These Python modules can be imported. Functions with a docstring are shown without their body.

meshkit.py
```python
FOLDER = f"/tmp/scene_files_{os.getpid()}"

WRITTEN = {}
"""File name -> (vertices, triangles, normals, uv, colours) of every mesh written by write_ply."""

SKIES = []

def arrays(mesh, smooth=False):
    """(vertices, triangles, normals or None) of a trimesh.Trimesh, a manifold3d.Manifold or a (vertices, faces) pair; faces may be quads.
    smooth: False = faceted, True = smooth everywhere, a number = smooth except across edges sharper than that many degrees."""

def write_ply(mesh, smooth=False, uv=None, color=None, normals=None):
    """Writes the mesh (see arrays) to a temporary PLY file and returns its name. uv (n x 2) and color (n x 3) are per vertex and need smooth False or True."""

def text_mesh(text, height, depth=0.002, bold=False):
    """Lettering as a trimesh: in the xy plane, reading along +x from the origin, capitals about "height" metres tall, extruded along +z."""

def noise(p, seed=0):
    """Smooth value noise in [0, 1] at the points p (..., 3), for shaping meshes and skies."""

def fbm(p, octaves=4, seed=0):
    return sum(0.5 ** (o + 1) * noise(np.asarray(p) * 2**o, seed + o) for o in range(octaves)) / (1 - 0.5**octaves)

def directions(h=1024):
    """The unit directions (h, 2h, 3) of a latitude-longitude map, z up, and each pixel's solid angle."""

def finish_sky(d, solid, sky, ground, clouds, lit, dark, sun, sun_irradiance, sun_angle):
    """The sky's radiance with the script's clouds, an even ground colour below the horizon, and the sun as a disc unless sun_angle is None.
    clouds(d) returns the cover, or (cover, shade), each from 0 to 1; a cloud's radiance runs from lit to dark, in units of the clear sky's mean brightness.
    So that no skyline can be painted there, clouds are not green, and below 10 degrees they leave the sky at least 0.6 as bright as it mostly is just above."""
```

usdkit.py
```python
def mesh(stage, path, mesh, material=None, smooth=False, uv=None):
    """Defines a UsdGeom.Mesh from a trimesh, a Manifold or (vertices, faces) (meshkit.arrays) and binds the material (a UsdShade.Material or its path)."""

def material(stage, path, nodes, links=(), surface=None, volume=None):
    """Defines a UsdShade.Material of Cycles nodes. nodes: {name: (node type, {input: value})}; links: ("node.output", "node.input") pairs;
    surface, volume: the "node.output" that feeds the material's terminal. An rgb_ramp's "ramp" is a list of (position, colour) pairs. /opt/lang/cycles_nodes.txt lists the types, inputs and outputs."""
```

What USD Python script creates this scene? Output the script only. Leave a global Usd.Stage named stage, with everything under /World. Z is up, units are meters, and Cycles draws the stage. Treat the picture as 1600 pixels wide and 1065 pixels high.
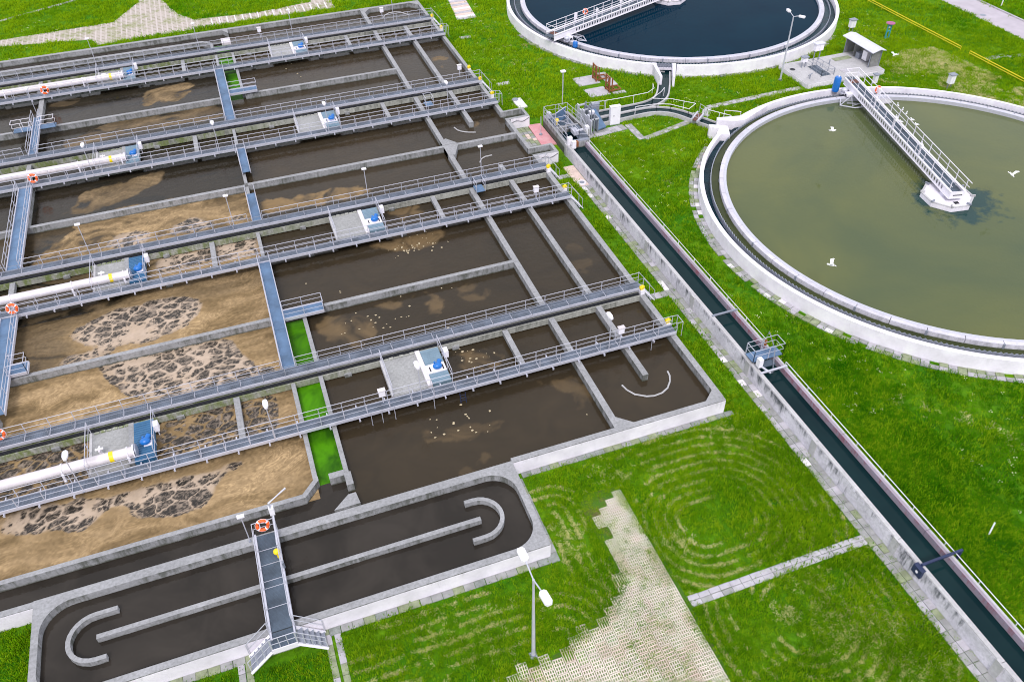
import math, random
import numpy as np, trimesh, shapely
from shapely.geometry import Polygon, Point, LineString, box as sbox
from shapely.ops import unary_union
from scipy.ndimage import gaussian_filter
from scipy.spatial import cKDTree
from pxr import Usd, UsdGeom, UsdLux, UsdShade, Gf, Sdf, Vt
import usdkit, meshkit

rng = np.random.default_rng(7)
random.seed(7)
stage = Usd.Stage.CreateInMemory()
UsdGeom.SetStageUpAxis(stage, 'Z')
UsdGeom.SetStageMetersPerUnit(stage, 1.0)
UsdGeom.Xform.Define(stage, '/World')
stage.SetDefaultPrim(stage.GetPrimAtPath('/World'))

# ------------------------------------------------------------------ camera, sky, sun, exposure
CAM_H, PITCH, YAW, ROLL, F_PX = 33.0, .7366303, .3327364, -.0227579, 1293.14
fw = np.array([math.sin(YAW) * math.cos(PITCH), math.cos(YAW) * math.cos(PITCH), -math.sin(PITCH)])
rt = np.array([math.cos(YAW), -math.sin(YAW), 0]); up = np.cross(rt, fw)
rt, up = math.cos(ROLL) * rt + math.sin(ROLL) * up, math.cos(ROLL) * up - math.sin(ROLL) * rt
cam = UsdGeom.Camera.Define(stage, '/World/camera')
cam.CreateHorizontalApertureAttr(36.0); cam.CreateVerticalApertureAttr(36.0 * 681 / 1024)
cam.CreateFocalLengthAttr(36.0 * F_PX / 1600); cam.CreateClippingRangeAttr(Gf.Vec2f(0.1, 3000))
cam.AddTransformOp().Set(Gf.Matrix4d(*rt, 0, *up, 0, *(-fw), 0, 0, 0, CAM_H, 1))
cam.CreateExposureAttr(0.62)

SUN_AZ, SUN_EL = math.radians(200), math.radians(52)     # azimuth from +y towards +x
sun = UsdLux.DistantLight.Define(stage, '/World/sun')
sun.CreateIntensityAttr(0.4); sun.CreateAngleAttr(16.0); sun.CreateNormalizeAttr(True)
sun.CreateColorAttr(Gf.Vec3f(1.0, 0.965, 0.93))
sun.AddRotateXYZOp().Set(Gf.Vec3f(math.degrees(math.pi / 2 - SUN_EL), 0, math.degrees(math.pi - SUN_AZ)))
sky_mat = usdkit.material(stage, '/World/Looks/sky_clouds', {
    'tc': ('texture_coordinate', {}),
    'sky': ('sky_texture', {'sky_type': 'single_scattering', 'sun_disc': False, 'sun_elevation': SUN_EL, 'sun_rotation': SUN_AZ}),
    'n': ('noise_texture', {'scale': 2.2, 'detail': 5.0, 'roughness': .55}),
    'r': ('rgb_ramp', {'ramp': [(0.3, (5.2, 5.3, 5.8)), (0.7, (7.5, 7.5, 7.9))]}),
    'm': ('mix_color', {'fac': 0.86, 'use_clamp': False}),
    'bg': ('background_shader', {'strength': 0.12})},
    [('tc.generated', 'n.vector'), ('n.fac', 'r.fac'), ('sky.color', 'm.a'), ('r.color', 'm.b'), ('m.result', 'bg.color')], surface='bg.background')
dome = UsdLux.DomeLight.Define(stage, '/World/sky')
UsdShade.MaterialBindingAPI.Apply(dome.GetPrim()).Bind(sky_mat)
dome.GetPrim().SetCustomDataByKey('label', 'bright overcast sky, even pale cloud'); dome.GetPrim().SetCustomDataByKey('category', 'sky'); dome.GetPrim().SetCustomDataByKey('kind', 'structure')

# ------------------------------------------------------------------ helpers
used = {}
def numbered(parent, name):
    k = used.get((parent, name), 0); used[(parent, name)] = k + 1
    return f'{parent}/{name}' if k == 0 else f'{parent}/{name}_{k:03d}'
def tag(prim, label=None, cat=None, group=None, kind=None):
    for k, v in (('label', label), ('category', cat), ('group', group), ('kind', kind)):
        if v: prim.SetCustomDataByKey(k, v)
    return prim
def thing(name, label, cat, group=None, loc=(0, 0, 0), rz=0, kind=None):
    x = UsdGeom.Xform.Define(stage, numbered('/World', name))
    x.AddTranslateOp().Set(Gf.Vec3d(*map(float, loc)))
    if rz: x.AddRotateZOp().Set(float(rz))
    return tag(x.GetPrim(), label, cat, group, kind)
def dup(root, label, loc, rz=0, group=None, name=None):
    was = root.GetCustomData()
    r = thing(name or root.GetName().split('_0')[0], label, was['category'], group or was.get('group'), loc, rz)
    r.GetReferences().AddInternalReference(root.GetPath()); r.SetInstanceable(True)
    return r
class MB:
    """collects shapes that become one mesh"""
    def __init__(s): s.v, s.f, s.n = [], [], 0
    def add(s, v, f):
        v = np.asarray(v, float); s.v.append(v); s.f.append(np.asarray(f, int) + s.n); s.n += len(v); return s
    def tm(s, m): return s.add(m.vertices, m.faces)
    def box(s, x0, x1, y0, y1, z0, z1): return s.obox((0, 0), 0, x0, x1, y0, y1, z0, z1)
    def obox(s, o, ang, u0, u1, w0, w1, z0, z1):
        c, d = math.cos(ang), math.sin(ang)
        v = [(o[0] + u * c - w * d, o[1] + u * d + w * c, z) for z in (z0, z1) for u, w in ((u0, w0), (u1, w0), (u1, w1), (u0, w1))]
        f = [(0, 2, 1), (0, 3, 2), (4, 5, 6), (4, 6, 7)]
        for i in range(4):
            j = (i + 1) % 4; f += [(i, j, j + 4), (i, j + 4, i + 4)]
        return s.add(v, f)
    def tube(s, pts, r, n=5, closed=False):
        p = np.asarray(pts, float)
        if len(p) < 2: return s
        t = np.gradient(p, axis=0) if not closed else np.roll(p, -1, 0) - np.roll(p, 1, 0)
        t /= np.linalg.norm(t, axis=1, keepdims=True) + 1e-12
        ref = np.where(np.abs(t[:, 2:]) < .9, [0, 0, 1.], [1., 0, 0])
        a = np.cross(t, ref); a /= np.linalg.norm(a, axis=1, keepdims=True) + 1e-12
        b = np.cross(t, a); ang = np.arange(n) * 2 * np.pi / n + .3
        rr = np.broadcast_to(r, (len(p),))
        v = p[:, None] + rr[:, None, None] * (np.cos(ang)[None, :, None] * a[:, None] + np.sin(ang)[None, :, None] * b[:, None])
        m = len(p); f = []
        for i in range(m if closed else m - 1):
            i2 = (i + 1) % m
            for j in range(n):
                j2 = (j + 1) % n
                f += [(i * n + j, i * n + j2, i2 * n + j2), (i * n + j, i2 * n + j2, i2 * n + j)]
        if not closed:
            for e, o in ((0, 1), (m - 1, 0)):
                for j in range(1, n - 1):
                    q = (e * n, e * n + j, e * n + j + 1); f.append(q if o else q[::-1])
        return s.add(v.reshape(-1, 3), f)
    def poly(s, shape, z0, z1):
        for g in getattr(shape, 'geoms', [shape]):
            if g.area > 1e-6:
                m = trimesh.creation.extrude_polygon(g, z1 - z0, engine='earcut'); m.apply_translation((0, 0, z0)); s.tm(m)
        return s
    def cyl(s, x, y, z0, z1, r, n=16, r2=None):
        return s.tube([(x, y, z0), (x, y, z1)], np.array([r, r if r2 is None else r2]), n)
    def ball(s, c, r, sub=2, sc=(1, 1, 1)):
        m = trimesh.creation.icosphere(sub, r); m.apply_scale(sc); m.apply_translation(c); return s.tm(m)
    def rev(s, c, prof, n=20, a=None):
        """profile (r, z) turned round the vertical at c"""
        m = trimesh.creation.revolve(np.array(prof, float), sections=n); m.apply_translation(c); return s.tm(m)
    def arrays(s): return np.vstack(s.v), np.vstack(s.f)
    def moved(s, o, ang=0):
        c, d = math.cos(ang), math.sin(ang); R = np.array([[c, d, 0], [-d, c, 0], [0, 0, 1]])
        s.v = [v @ R + np.array(o, float) for v in s.v]; return s
def obj(parent, name, mb, mat, smooth=False, label=None, kind=None, cat=None, group=None):
    path = parent if isinstance(parent, str) else str(parent.GetPath())
    m = usdkit.mesh(stage, numbered(path, name), mb.arrays() if isinstance(mb, MB) else mb, mat, smooth=smooth)
    return tag(m.GetPrim(), label, cat, group, kind)

# ------------------------------------------------------------------ materials
def pbr(name, col, rough=.6, metal=0., var=.12, scale=3., bump=0., bscale=20., spec=.5, col2=None, detail=5.):
    c = np.array(col); c2 = np.array(col2) if col2 is not None else c * (1 + var)
    c1 = c if col2 is not None else c * (1 - var)
    nodes = {'g': ('geometry', {}), 'n': ('noise_texture', {'scale': scale, 'detail': detail, 'roughness': .6}),
             'r': ('rgb_ramp', {'ramp': [(.3, tuple(c1)), (.7, tuple(c2))]}),
             'p': ('principled_bsdf', {'roughness': rough, 'metallic': metal, 'specular_ior_level': spec})}
    links = [('g.position', 'n.vector'), ('n.fac', 'r.fac'), ('r.color', 'p.base_color')]
    if bump:
        nodes['bn'] = ('noise_texture', {'scale': bscale, 'detail': 4.0}); nodes['b'] = ('bump', {'strength': bump, 'distance': .03})
        links += [('g.position', 'bn.vector'), ('bn.fac', 'b.height'), ('b.normal', 'p.normal')]
    return usdkit.material(stage, '/World/Looks/' + name, nodes, links, surface='p.BSDF')
def concrete(name, base, dirt=(.07, .075, .06), top_dirt=.35, streak=.8, moss=None, moss_amt=0., streak_lo=.48, tide=0.):
    """weathered concrete: blotchy tops, streaks running down the upright faces, moss where asked"""
    nodes = {'g': ('geometry', {}), 'sx': ('separate_xyz', {}), 'ab': ('math', {'math_type': 'absolute'}),
        'inv': ('math', {'math_type': 'subtract', 'value1': 1.0, 'use_clamp': True}),
        'n1': ('noise_texture', {'scale': .7, 'detail': 6.0, 'roughness': .65}), 'n2': ('noise_texture', {'scale': 7.0, 'detail': 5.0, 'roughness': .65}),
        'r1': ('rgb_ramp', {'ramp': [(.3, tuple(np.array(base) * .84)), (.5, base), (.72, tuple(np.minimum(np.array(base) * 1.18, .9)))]}),
        'r2': ('rgb_ramp', {'ramp': [(.35, (1, 1, 1)), (.62, (0, 0, 0))]}),
        'm2': ('mix_color', {'b': dirt}), 'f2': ('math', {'math_type': 'multiply', 'value2': top_dirt}),
        'mp': ('mapping', {'scale': (3.4, 3.4, .7)}), 'n3': ('noise_texture', {'scale': 1.0, 'detail': 7.0, 'roughness': .72}),
        'pz': ('separate_xyz', {}), 'zr': ('map_range', {'from_min': .3, 'from_max': 1.0, 'to_min': -.10, 'to_max': .06, 'clamp': True}), 'lg': ('noise_texture', {'scale': .45, 'detail': 4.0}), 'lr': ('map_range', {'from_min': .3, 'from_max': .7, 'to_min': -.12, 'to_max': .10}),
        'a1': ('math', {'math_type': 'add'}), 'a2': ('math', {'math_type': 'add'}),
        'r3': ('rgb_ramp', {'ramp': [(streak_lo, (0, 0, 0)), (streak_lo + .17, (1, 1, 1))]}),
        'f3': ('math', {'math_type': 'multiply'}), 'f3b': ('math', {'math_type': 'multiply', 'value2': streak}), 'm3': ('mix_color', {'b': dirt}),
        'bn': ('noise_texture', {'scale': 25.0, 'detail': 4.0}), 'b': ('bump', {'strength': .25, 'distance': .02}),
        'p': ('principled_bsdf', {'roughness': .85, 'specular_ior_level': .25})}
    links = [('g.true_normal', 'sx.vector'), ('sx.z', 'ab.value1'), ('ab.value', 'inv.value2'),
        ('g.position', 'n1.vector'), ('g.position', 'n2.vector'), ('n1.fac', 'r1.fac'), ('n2.fac', 'r2.fac'),
        ('r2.color', 'f2.value1'), ('f2.value', 'm2.fac'), ('r1.color', 'm2.a'),
        ('g.position', 'mp.vector'), ('mp.vector', 'n3.vector'), ('g.position', 'pz.vector'), ('pz.z', 'zr.value'), ('g.position', 'lg.vector'), ('lg.fac', 'lr.value'), ('zr.result', 'a1.value1'), ('lr.result', 'a1.value2'), ('n3.fac', 'a2.value1'), ('a1.value', 'a2.value2'), ('a2.value', 'r3.fac'), ('r3.color', 'f3.value1'), ('inv.value', 'f3.value2'),
        ('f3.value', 'f3b.value1'), ('f3b.value', 'm3.fac'), ('m2.result', 'm3.a'),
        ('g.position', 'bn.vector'), ('bn.fac', 'b.height'), ('b.normal', 'p.normal')]
    last = 'm3.result'
    if tide:
        nodes.update({'tz': ('separate_xyz', {}), 'tn': ('noise_texture', {'scale': 2.6, 'detail': 5.0, 'roughness': .7}), 'ta': ('math', {'math_type': 'multiply_add', 'value2': .30}), 'tr': ('map_range', {'from_min': tide + .27, 'from_max': tide + .17, 'to_min': 0.0, 'to_max': 1.0, 'clamp': True}), 'tf': ('math', {'math_type': 'multiply'}), 'tf2': ('math', {'math_type': 'multiply', 'value2': .8}), 'm5': ('mix_color', {'b': (.045, .05, .028)})})
        links += [('g.position', 'tz.vector'), ('g.position', 'tn.vector'), ('tn.fac', 'ta.value1'), ('tz.z', 'ta.value3'), ('ta.value', 'tr.value'), ('tr.result', 'tf.value1'), ('inv.value', 'tf.value2'), ('tf.value', 'tf2.value1'), ('tf2.value', 'm5.fac'), (last, 'm5.a')]
        last = 'm5.result'
    if moss:
        nodes.update({'px': ('separate_xyz', {}), 'mr': ('map_range', {'from_min': 5.0, 'from_max': -4.0, 'to_min': 0.0, 'to_max': 1.0, 'clamp': True}),
            'mn': ('noise_texture', {'scale': 1.1, 'detail': 6.0, 'roughness': .7}), 'mm': ('mapping', {'scale': (2.2, 2.2, 1.2)}),
            'rr': ('rgb_ramp', {'ramp': [(.40, (0, 0, 0)), (.58, (1, 1, 1))]}),
            'fm': ('math', {'math_type': 'multiply'}), 'fm2': ('math', {'math_type': 'multiply', 'value2': moss_amt}), 'm4': ('mix_color', {'b': moss})})
        links += [('g.position', 'px.vector'), ('px.x', 'mr.value'), ('g.position', 'mm.vector'), ('mm.vector', 'mn.vector'), ('mn.fac', 'rr.fac'),
            ('rr.color', 'fm.value1'), ('mr.result', 'fm.value2'), ('fm.value', 'fm2.value1'), ('fm2.value', 'm4.fac'), (last, 'm4.a')]
        last = 'm4.result'
    links.append((last, 'p.base_color'))
    return usdkit.material(stage, '/World/Looks/' + name, nodes, links, surface='p.BSDF')
def water(name, c1, c2, scale=.15, rough=.05, spec=.3, bump=.04, bscale=2.5, stops=(.35, .65), dist=0., ior=1.25):
    nodes = {'g': ('geometry', {}), 'n': ('noise_texture', {'scale': scale, 'detail': 4.0, 'roughness': .55, 'distortion': dist}),
        'r': ('rgb_ramp', {'ramp': [(stops[0], c1), (stops[1], c2)]}), 'bn': ('noise_texture', {'scale': bscale, 'detail': 3.0}),
        'b': ('bump', {'strength': bump, 'distance': .1}), 'p': ('principled_bsdf', {'roughness': rough, 'ior': ior, 'specular_ior_level': spec})}
    return usdkit.material(stage, '/World/Looks/' + name, nodes, [('g.position', 'n.vector'), ('n.fac', 'r.fac'), ('r.color', 'p.base_color'),
        ('g.position', 'bn.vector'), ('bn.fac', 'b.height'), ('b.normal', 'p.normal')], surface='p.BSDF')
M = {}
M['conc'] = concrete('concrete', (.32, .32, .34), streak=.75, tide=.5)
M['conc_light'] = concrete('pale_concrete', (.46, .45, .47), dirt=(.16, .16, .15), top_dirt=.25, streak=.5)
M['conc_moss'] = concrete('mossy_concrete', (.40, .40, .37), moss=(.13, .17, .035), moss_amt=.85, streak=.6)
M['conc_dark'] = concrete('damp_concrete', (.26, .28, .27), moss=(.05, .07, .04), moss_amt=.4)
M['white_wall'] = concrete('white_painted_wall', (.74, .70, .78), dirt=(.33, .33, .33), top_dirt=.05, streak=.4, streak_lo=.56)
M['white_clean'] = concrete('bright_white_wall', (.80, .76, .84), dirt=(.4, .4, .4), top_dirt=.04, streak=.2, streak_lo=.58)
M['ring'] = concrete('lilac_grey_ring_concrete', (.56, .54, .61), dirt=(.2, .2, .22), top_dirt=.2, streak=.45, tide=.56)
M['stain_wall'] = concrete('stained_white_wall', (.66, .63, .71), dirt=(.05, .06, .07), top_dirt=.25, streak=.9, streak_lo=.46)
M['red_wall'] = concrete('red_stained_wall', (.30, .27, .33), dirt=(.30, .07, .10), top_dirt=.15, streak=.75, streak_lo=.47)
M['slab'] = pbr('paving_slab', (.41, .39, .43), .9, var=.16, scale=2.5, bump=.2)
M['slab_b'] = pbr('grey_paving_slab', (.29, .29, .29), .9, var=.2, scale=2.5, bump=.2)
M['slab_c'] = pbr('white_paving_slab', (.68, .64, .68), .9, var=.1, scale=2.5, bump=.2)
M['slab_d'] = pbr('mossy_paving_slab', (.24, .27, .17), .95, var=.3, scale=3, bump=.3)
M['eco'] = pbr('pale_grid_concrete', (.70, .585, .55), .95, var=.16, scale=2.0, bump=.2)
M['eco_b'] = pbr('pinkish_grid_concrete', (.60, .47, .42), .95, var=.16, scale=2.0, bump=.2)
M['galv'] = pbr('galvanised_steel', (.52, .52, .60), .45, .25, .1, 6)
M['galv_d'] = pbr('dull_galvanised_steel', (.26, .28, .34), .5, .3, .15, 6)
M['white'] = pbr('white_paint', (.78, .75, .82), .4, 0, .04, 2)
M['pipe'] = pbr('white_pipe_coating', (.62, .57, .60), .45, 0, .14, 1.6)
M['yellow'] = pbr('yellow_paint', (.85, .62, .01), .45, 0, .08, 4)
M['orange'] = pbr('orange_buoy', (.85, .12, .02), .5, 0, .06, 5)
M['rust'] = pbr('rusty_steel', (.16, .05, .02), .85, 0, .35, 5, bump=.3, col2=(.28, .10, .03))
M['blue'] = pbr('blue_motor_paint', (.01, .14, .48), .35, 0, .08, 5)
M['dark'] = pbr('black_rubber', (.012, .013, .018), .6, 0, .2, 5)
M['brown'] = pbr('brown_timber_deck', (.13, .055, .04), .8, 0, .3, 8)
M['pink'] = pbr('pink_coated_slab', (.55, .20, .23), .85, 0, .25, 1.2, col2=(.62, .36, .38))
M['teal'] = pbr('teal_paint', (.03, .28, .33), .5, 0, .1, 4)
M['maroon'] = pbr('maroon_plastic', (.35, .10, .22), .6, 0, .1, 4)
M['steelwall'] = pbr('corrugated_grey_sheet', (.25, .25, .25), .6, .2, .2, 4)
M['roof'] = pbr('pale_sheet_roof', (.56, .56, .66), .5, 0, .06, 2)
M['gull'] = pbr('white_feathers', (.85, .84, .86), .8, 0, .04, 9)
M['gullgrey'] = pbr('grey_feathers', (.42, .44, .5), .8, 0, .08, 9)
M['asphalt'] = pbr('pale_road_surface', (.42, .38, .43), .95, 0, .1, .8, bump=.1)
M['foam'] = pbr('foam_lump', (.46, .38, .25), .9, 0, .2, 14, bump=.4, bscale=40)
M['cover_pale'] = pbr('pale_blue_cover', (.17, .25, .32), .55, 0, .12, 2)
M['cover_blue'] = pbr('blue_cover', (.035, .12, .24), .55, 0, .2, 2)
M['navy'] = pbr('navy_steel', (.015, .025, .075), .5, 0, .2, 4)
def grating(name, c, amt=.35):
    return usdkit.material(stage, '/World/Looks/' + name, {'g': ('geometry', {}), 'n': ('noise_texture', {'scale': 1.4, 'detail': 4.0}),
        'w': ('brick_texture', {'scale': 1.0, 'offset': 0.0, 'brick_width': .034, 'row_height': .05, 'mortar_size': .006, 'color1': tuple(np.array(c) * .55), 'color2': tuple(np.array(c) * .65), 'mortar': tuple(np.array(c) * 1.35)}),
        'r': ('rgb_ramp', {'ramp': [(.3, (1 - amt,) * 3), (.7, (1 + amt,) * 3)]}), 'm': ('mix_color', {'blend_type': 'multiply', 'fac': 1.0, 'use_clamp': False}),
        'p': ('principled_bsdf', {'roughness': .5, 'metallic': .2})},
        [('g.position', 'w.vector'), ('g.position', 'n.vector'), ('n.fac', 'r.fac'), ('w.color', 'm.a'), ('r.color', 'm.b'), ('m.result', 'p.base_color')], surface='p.BSDF')
M['grate'] = grating('steel_grating', (.105, .125, .165))
M['grate_blue'] = pbr('blue_steel_deck', (.095, .165, .28), .5, .15, .3, .9)
M['grate_dark'] = grating('dark_steel_grating', (.062, .085, .118))
M['w_basin'] = water('basin_water_surface', (.021, .0175, .0145), (.036, .030, .025), .35, .06, .42, .16, 3.0, dist=.8, ior=1.33)
M['w_canal'] = water('canal_water_surface', (.003, .015, .019), (.007, .026, .029), .2, .05, .35, .08, 3)
M['w_c1'] = water('clear_settled_water', (.001, .014, .030), (.0015, .020, .038), .12, .05, .3, .05, 2.5, ior=1.09)
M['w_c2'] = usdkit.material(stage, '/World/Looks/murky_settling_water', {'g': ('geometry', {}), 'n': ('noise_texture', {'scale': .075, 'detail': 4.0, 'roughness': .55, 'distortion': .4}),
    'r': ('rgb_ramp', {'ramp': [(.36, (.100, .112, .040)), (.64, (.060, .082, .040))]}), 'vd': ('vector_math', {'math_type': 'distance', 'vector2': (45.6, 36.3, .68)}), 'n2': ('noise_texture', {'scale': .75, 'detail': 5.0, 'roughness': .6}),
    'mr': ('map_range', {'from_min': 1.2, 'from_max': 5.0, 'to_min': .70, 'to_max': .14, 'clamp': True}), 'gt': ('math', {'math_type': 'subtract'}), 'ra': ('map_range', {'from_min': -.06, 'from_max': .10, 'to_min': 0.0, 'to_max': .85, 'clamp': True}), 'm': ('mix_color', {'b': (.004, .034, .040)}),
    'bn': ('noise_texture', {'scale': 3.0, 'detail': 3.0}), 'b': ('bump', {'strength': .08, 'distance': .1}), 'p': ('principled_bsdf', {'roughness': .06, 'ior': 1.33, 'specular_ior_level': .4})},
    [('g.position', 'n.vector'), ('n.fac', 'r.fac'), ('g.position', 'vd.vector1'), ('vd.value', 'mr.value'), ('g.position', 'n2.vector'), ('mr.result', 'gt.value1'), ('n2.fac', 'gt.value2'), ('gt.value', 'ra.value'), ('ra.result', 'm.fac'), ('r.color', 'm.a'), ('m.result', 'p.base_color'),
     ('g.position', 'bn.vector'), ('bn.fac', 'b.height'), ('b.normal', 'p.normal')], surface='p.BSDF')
M['w_launder'] = water('launder_water_surface', (.03, .038, .016), (.05, .06, .025), .5, .06, .3)
M['w_dark'] = water('dark_launder_water', (.002, .012, .02), (.006, .03, .042), 1.5, .1, .3, .3, 9)
M['algae'] = water('green_algae_surface', (.07, .25, .003), (.015, .07, .004), .55, .5, .3, .1, 6, (.42, .68), .6)
M['ground'] = usdkit.material(stage, '/World/Looks/turf_ground', {'g': ('geometry', {}),
    'n1': ('noise_texture', {'scale': .25, 'detail': 5.0}), 'n2': ('noise_texture', {'scale': 3.0, 'detail': 8.0, 'roughness': .75}), 'n3': ('noise_texture', {'scale': 1.0, 'detail': 6.0, 'roughness': .7}),
    'r1': ('rgb_ramp', {'ramp': [(.35, (.035, .150, .003)), (.65, (.105, .23, .004))]}), 'r2': ('rgb_ramp', {'ramp': [(.3, (.4, .45, .5)), (.7, (1.5, 1.4, 1.4))]}),
    'm': ('mix_color', {'blend_type': 'multiply', 'fac': 1.0, 'use_clamp': False}), 'r3': ('rgb_ramp', {'ramp': [(.66, (0, 0, 0)), (.76, (.6, .6, .6))]}), 'm2': ('mix_color', {'b': (.20, .16, .07)}),
    'b': ('bump', {'strength': .8, 'distance': .06}), 'p': ('principled_bsdf', {'roughness': .95, 'specular_ior_level': .1})},
    [('g.position', 'n1.vector'), ('g.position', 'n2.vector'), ('g.position', 'n3.vector'), ('n1.fac', 'r1.fac'), ('n2.fac', 'r2.fac'), ('r1.color', 'm.a'), ('r2.color', 'm.b'),
     ('n3.fac', 'r3.fac'), ('r3.color', 'm2.fac'), ('m.result', 'm2.a'), ('m2.result', 'p.base_color'), ('n2.fac', 'b.height'), ('b.normal', 'p.normal')], surface='p.BSDF')
def leafmat(name, ca, cb, lime=(.26, .40, .006), amt=.55):
    """grass: deep green by the canal, limier on the drier far lawns and the front lawn"""
    return usdkit.material(stage, '/World/Looks/' + name, {'g': ('geometry', {}), 'n': ('noise_texture', {'scale': .22, 'detail': 9.0, 'roughness': .7}), 's': ('separate_xyz', {}),
        'my': ('map_range', {'from_min': 24.0, 'from_max': 66.0, 'to_min': 0.0, 'to_max': amt, 'clamp': True}), 'mx': ('map_range', {'from_min': 21.0, 'from_max': 27.0, 'to_min': amt * .45, 'to_max': 0.0, 'clamp': True}), 'mm': ('math', {'math_type': 'maximum'}),
        'n2': ('noise_texture', {'scale': .09, 'detail': 5.0, 'roughness': .65}), 'k': ('map_range', {'from_min': .3, 'from_max': .7, 'to_min': .05, 'to_max': 2.0}), 'mk': ('math', {'math_type': 'multiply', 'use_clamp': True}), 'mc': ('mix_color', {'b': lime}),
        'r': ('rgb_ramp', {'ramp': [(.34, ca), (.64, cb)]}), 'd': ('diffuse_bsdf', {}), 't': ('translucent_bsdf', {}), 'x': ('mix_closure', {'fac': .3})},
        [('g.position', 'n.vector'), ('n.fac', 'r.fac'), ('g.position', 's.vector'), ('s.y', 'my.value'), ('s.x', 'mx.value'), ('my.result', 'mm.value1'), ('mx.result', 'mm.value2'), ('g.position', 'n2.vector'), ('n2.fac', 'k.value'), ('mm.value', 'mk.value1'), ('k.result', 'mk.value2'),
         ('mk.value', 'mc.fac'), ('r.color', 'mc.a'), ('mc.result', 'd.color'), ('mc.result', 't.color'), ('d.BSDF', 'x.closure1'), ('t.BSDF', 'x.closure2')], surface='x.closure')
M['leaf'] = leafmat('grass_blades', (.022, .145, .002), (.125, .32, .004))
M['leaf_y'] = leafmat('light_grass_blades', (.12, .30, .004), (.30, .42, .012))
M['hay'] = leafmat('dry_grass_clippings', (.40, .41, .11), (.66, .60, .32), (.5, .4, .2), 0.0)
# ------------------------------------------------------------------ plan of the plant (metres, x along the walkways, y away from the camera)
WT = 1.0                                   # top of the tank walls
STRIP = [0.0, 15.45, 31.1, 46.65]          # the four walkway pairs
C2, C1 = (45.33, 36.75), (45.4, 78.15)
def arc(c, r, a0, a1, n=16): return [(c[0] + r * math.cos(math.radians(a)), c[1] + r * math.sin(math.radians(a))) for a in np.linspace(a0, a1, n)]

# ground
gx = np.array([-300, -60, 0, 40, 90, 400.]); gy = np.array([-100, -10, 40, 80, 150, 500.])
GX, GY = np.meshgrid(gx, gy, indexing='ij'); n_ = len(gy)
gv = np.c_[GX.ravel(), GY.ravel(), np.zeros(GX.size)]
gf = [q for i in range(len(gx) - 1) for j in range(n_ - 1) for q in ((i * n_ + j, (i + 1) * n_ + j, (i + 1) * n_ + j + 1), (i * n_ + j, (i + 1) * n_ + j + 1, i * n_ + j + 1))]
obj('/World', 'ground', (gv, np.array(gf)), M['ground'], kind='structure')

# ---- aeration tanks: every wall run a part
tank = thing('aeration_tank', 'long concrete tank basin with many parallel walls, brown water and foam under steel walkways', 'tank')
eps = [0]
def wall(x0, x1, y0, y1, z0=.2, z1=WT, mat='conc', name='wall', parent=None, label=None):
    eps[0] = (eps[0] + 1) % 9
    return obj(parent or tank, name, MB().box(x0, x1, y0, y1, z0, z1 - .0025 * eps[0]), M[mat], label=label)
def pwall(pts, z0=.2, z1=WT, mat='conc', name='wall', parent=None, label=None):
    eps[0] = (eps[0] + 1) % 9
    return obj(parent or tank, name, MB().poly(pts if not isinstance(pts, list) else Polygon(pts), z0, z1 - .0025 * eps[0]), M[mat], label=label)
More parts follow.
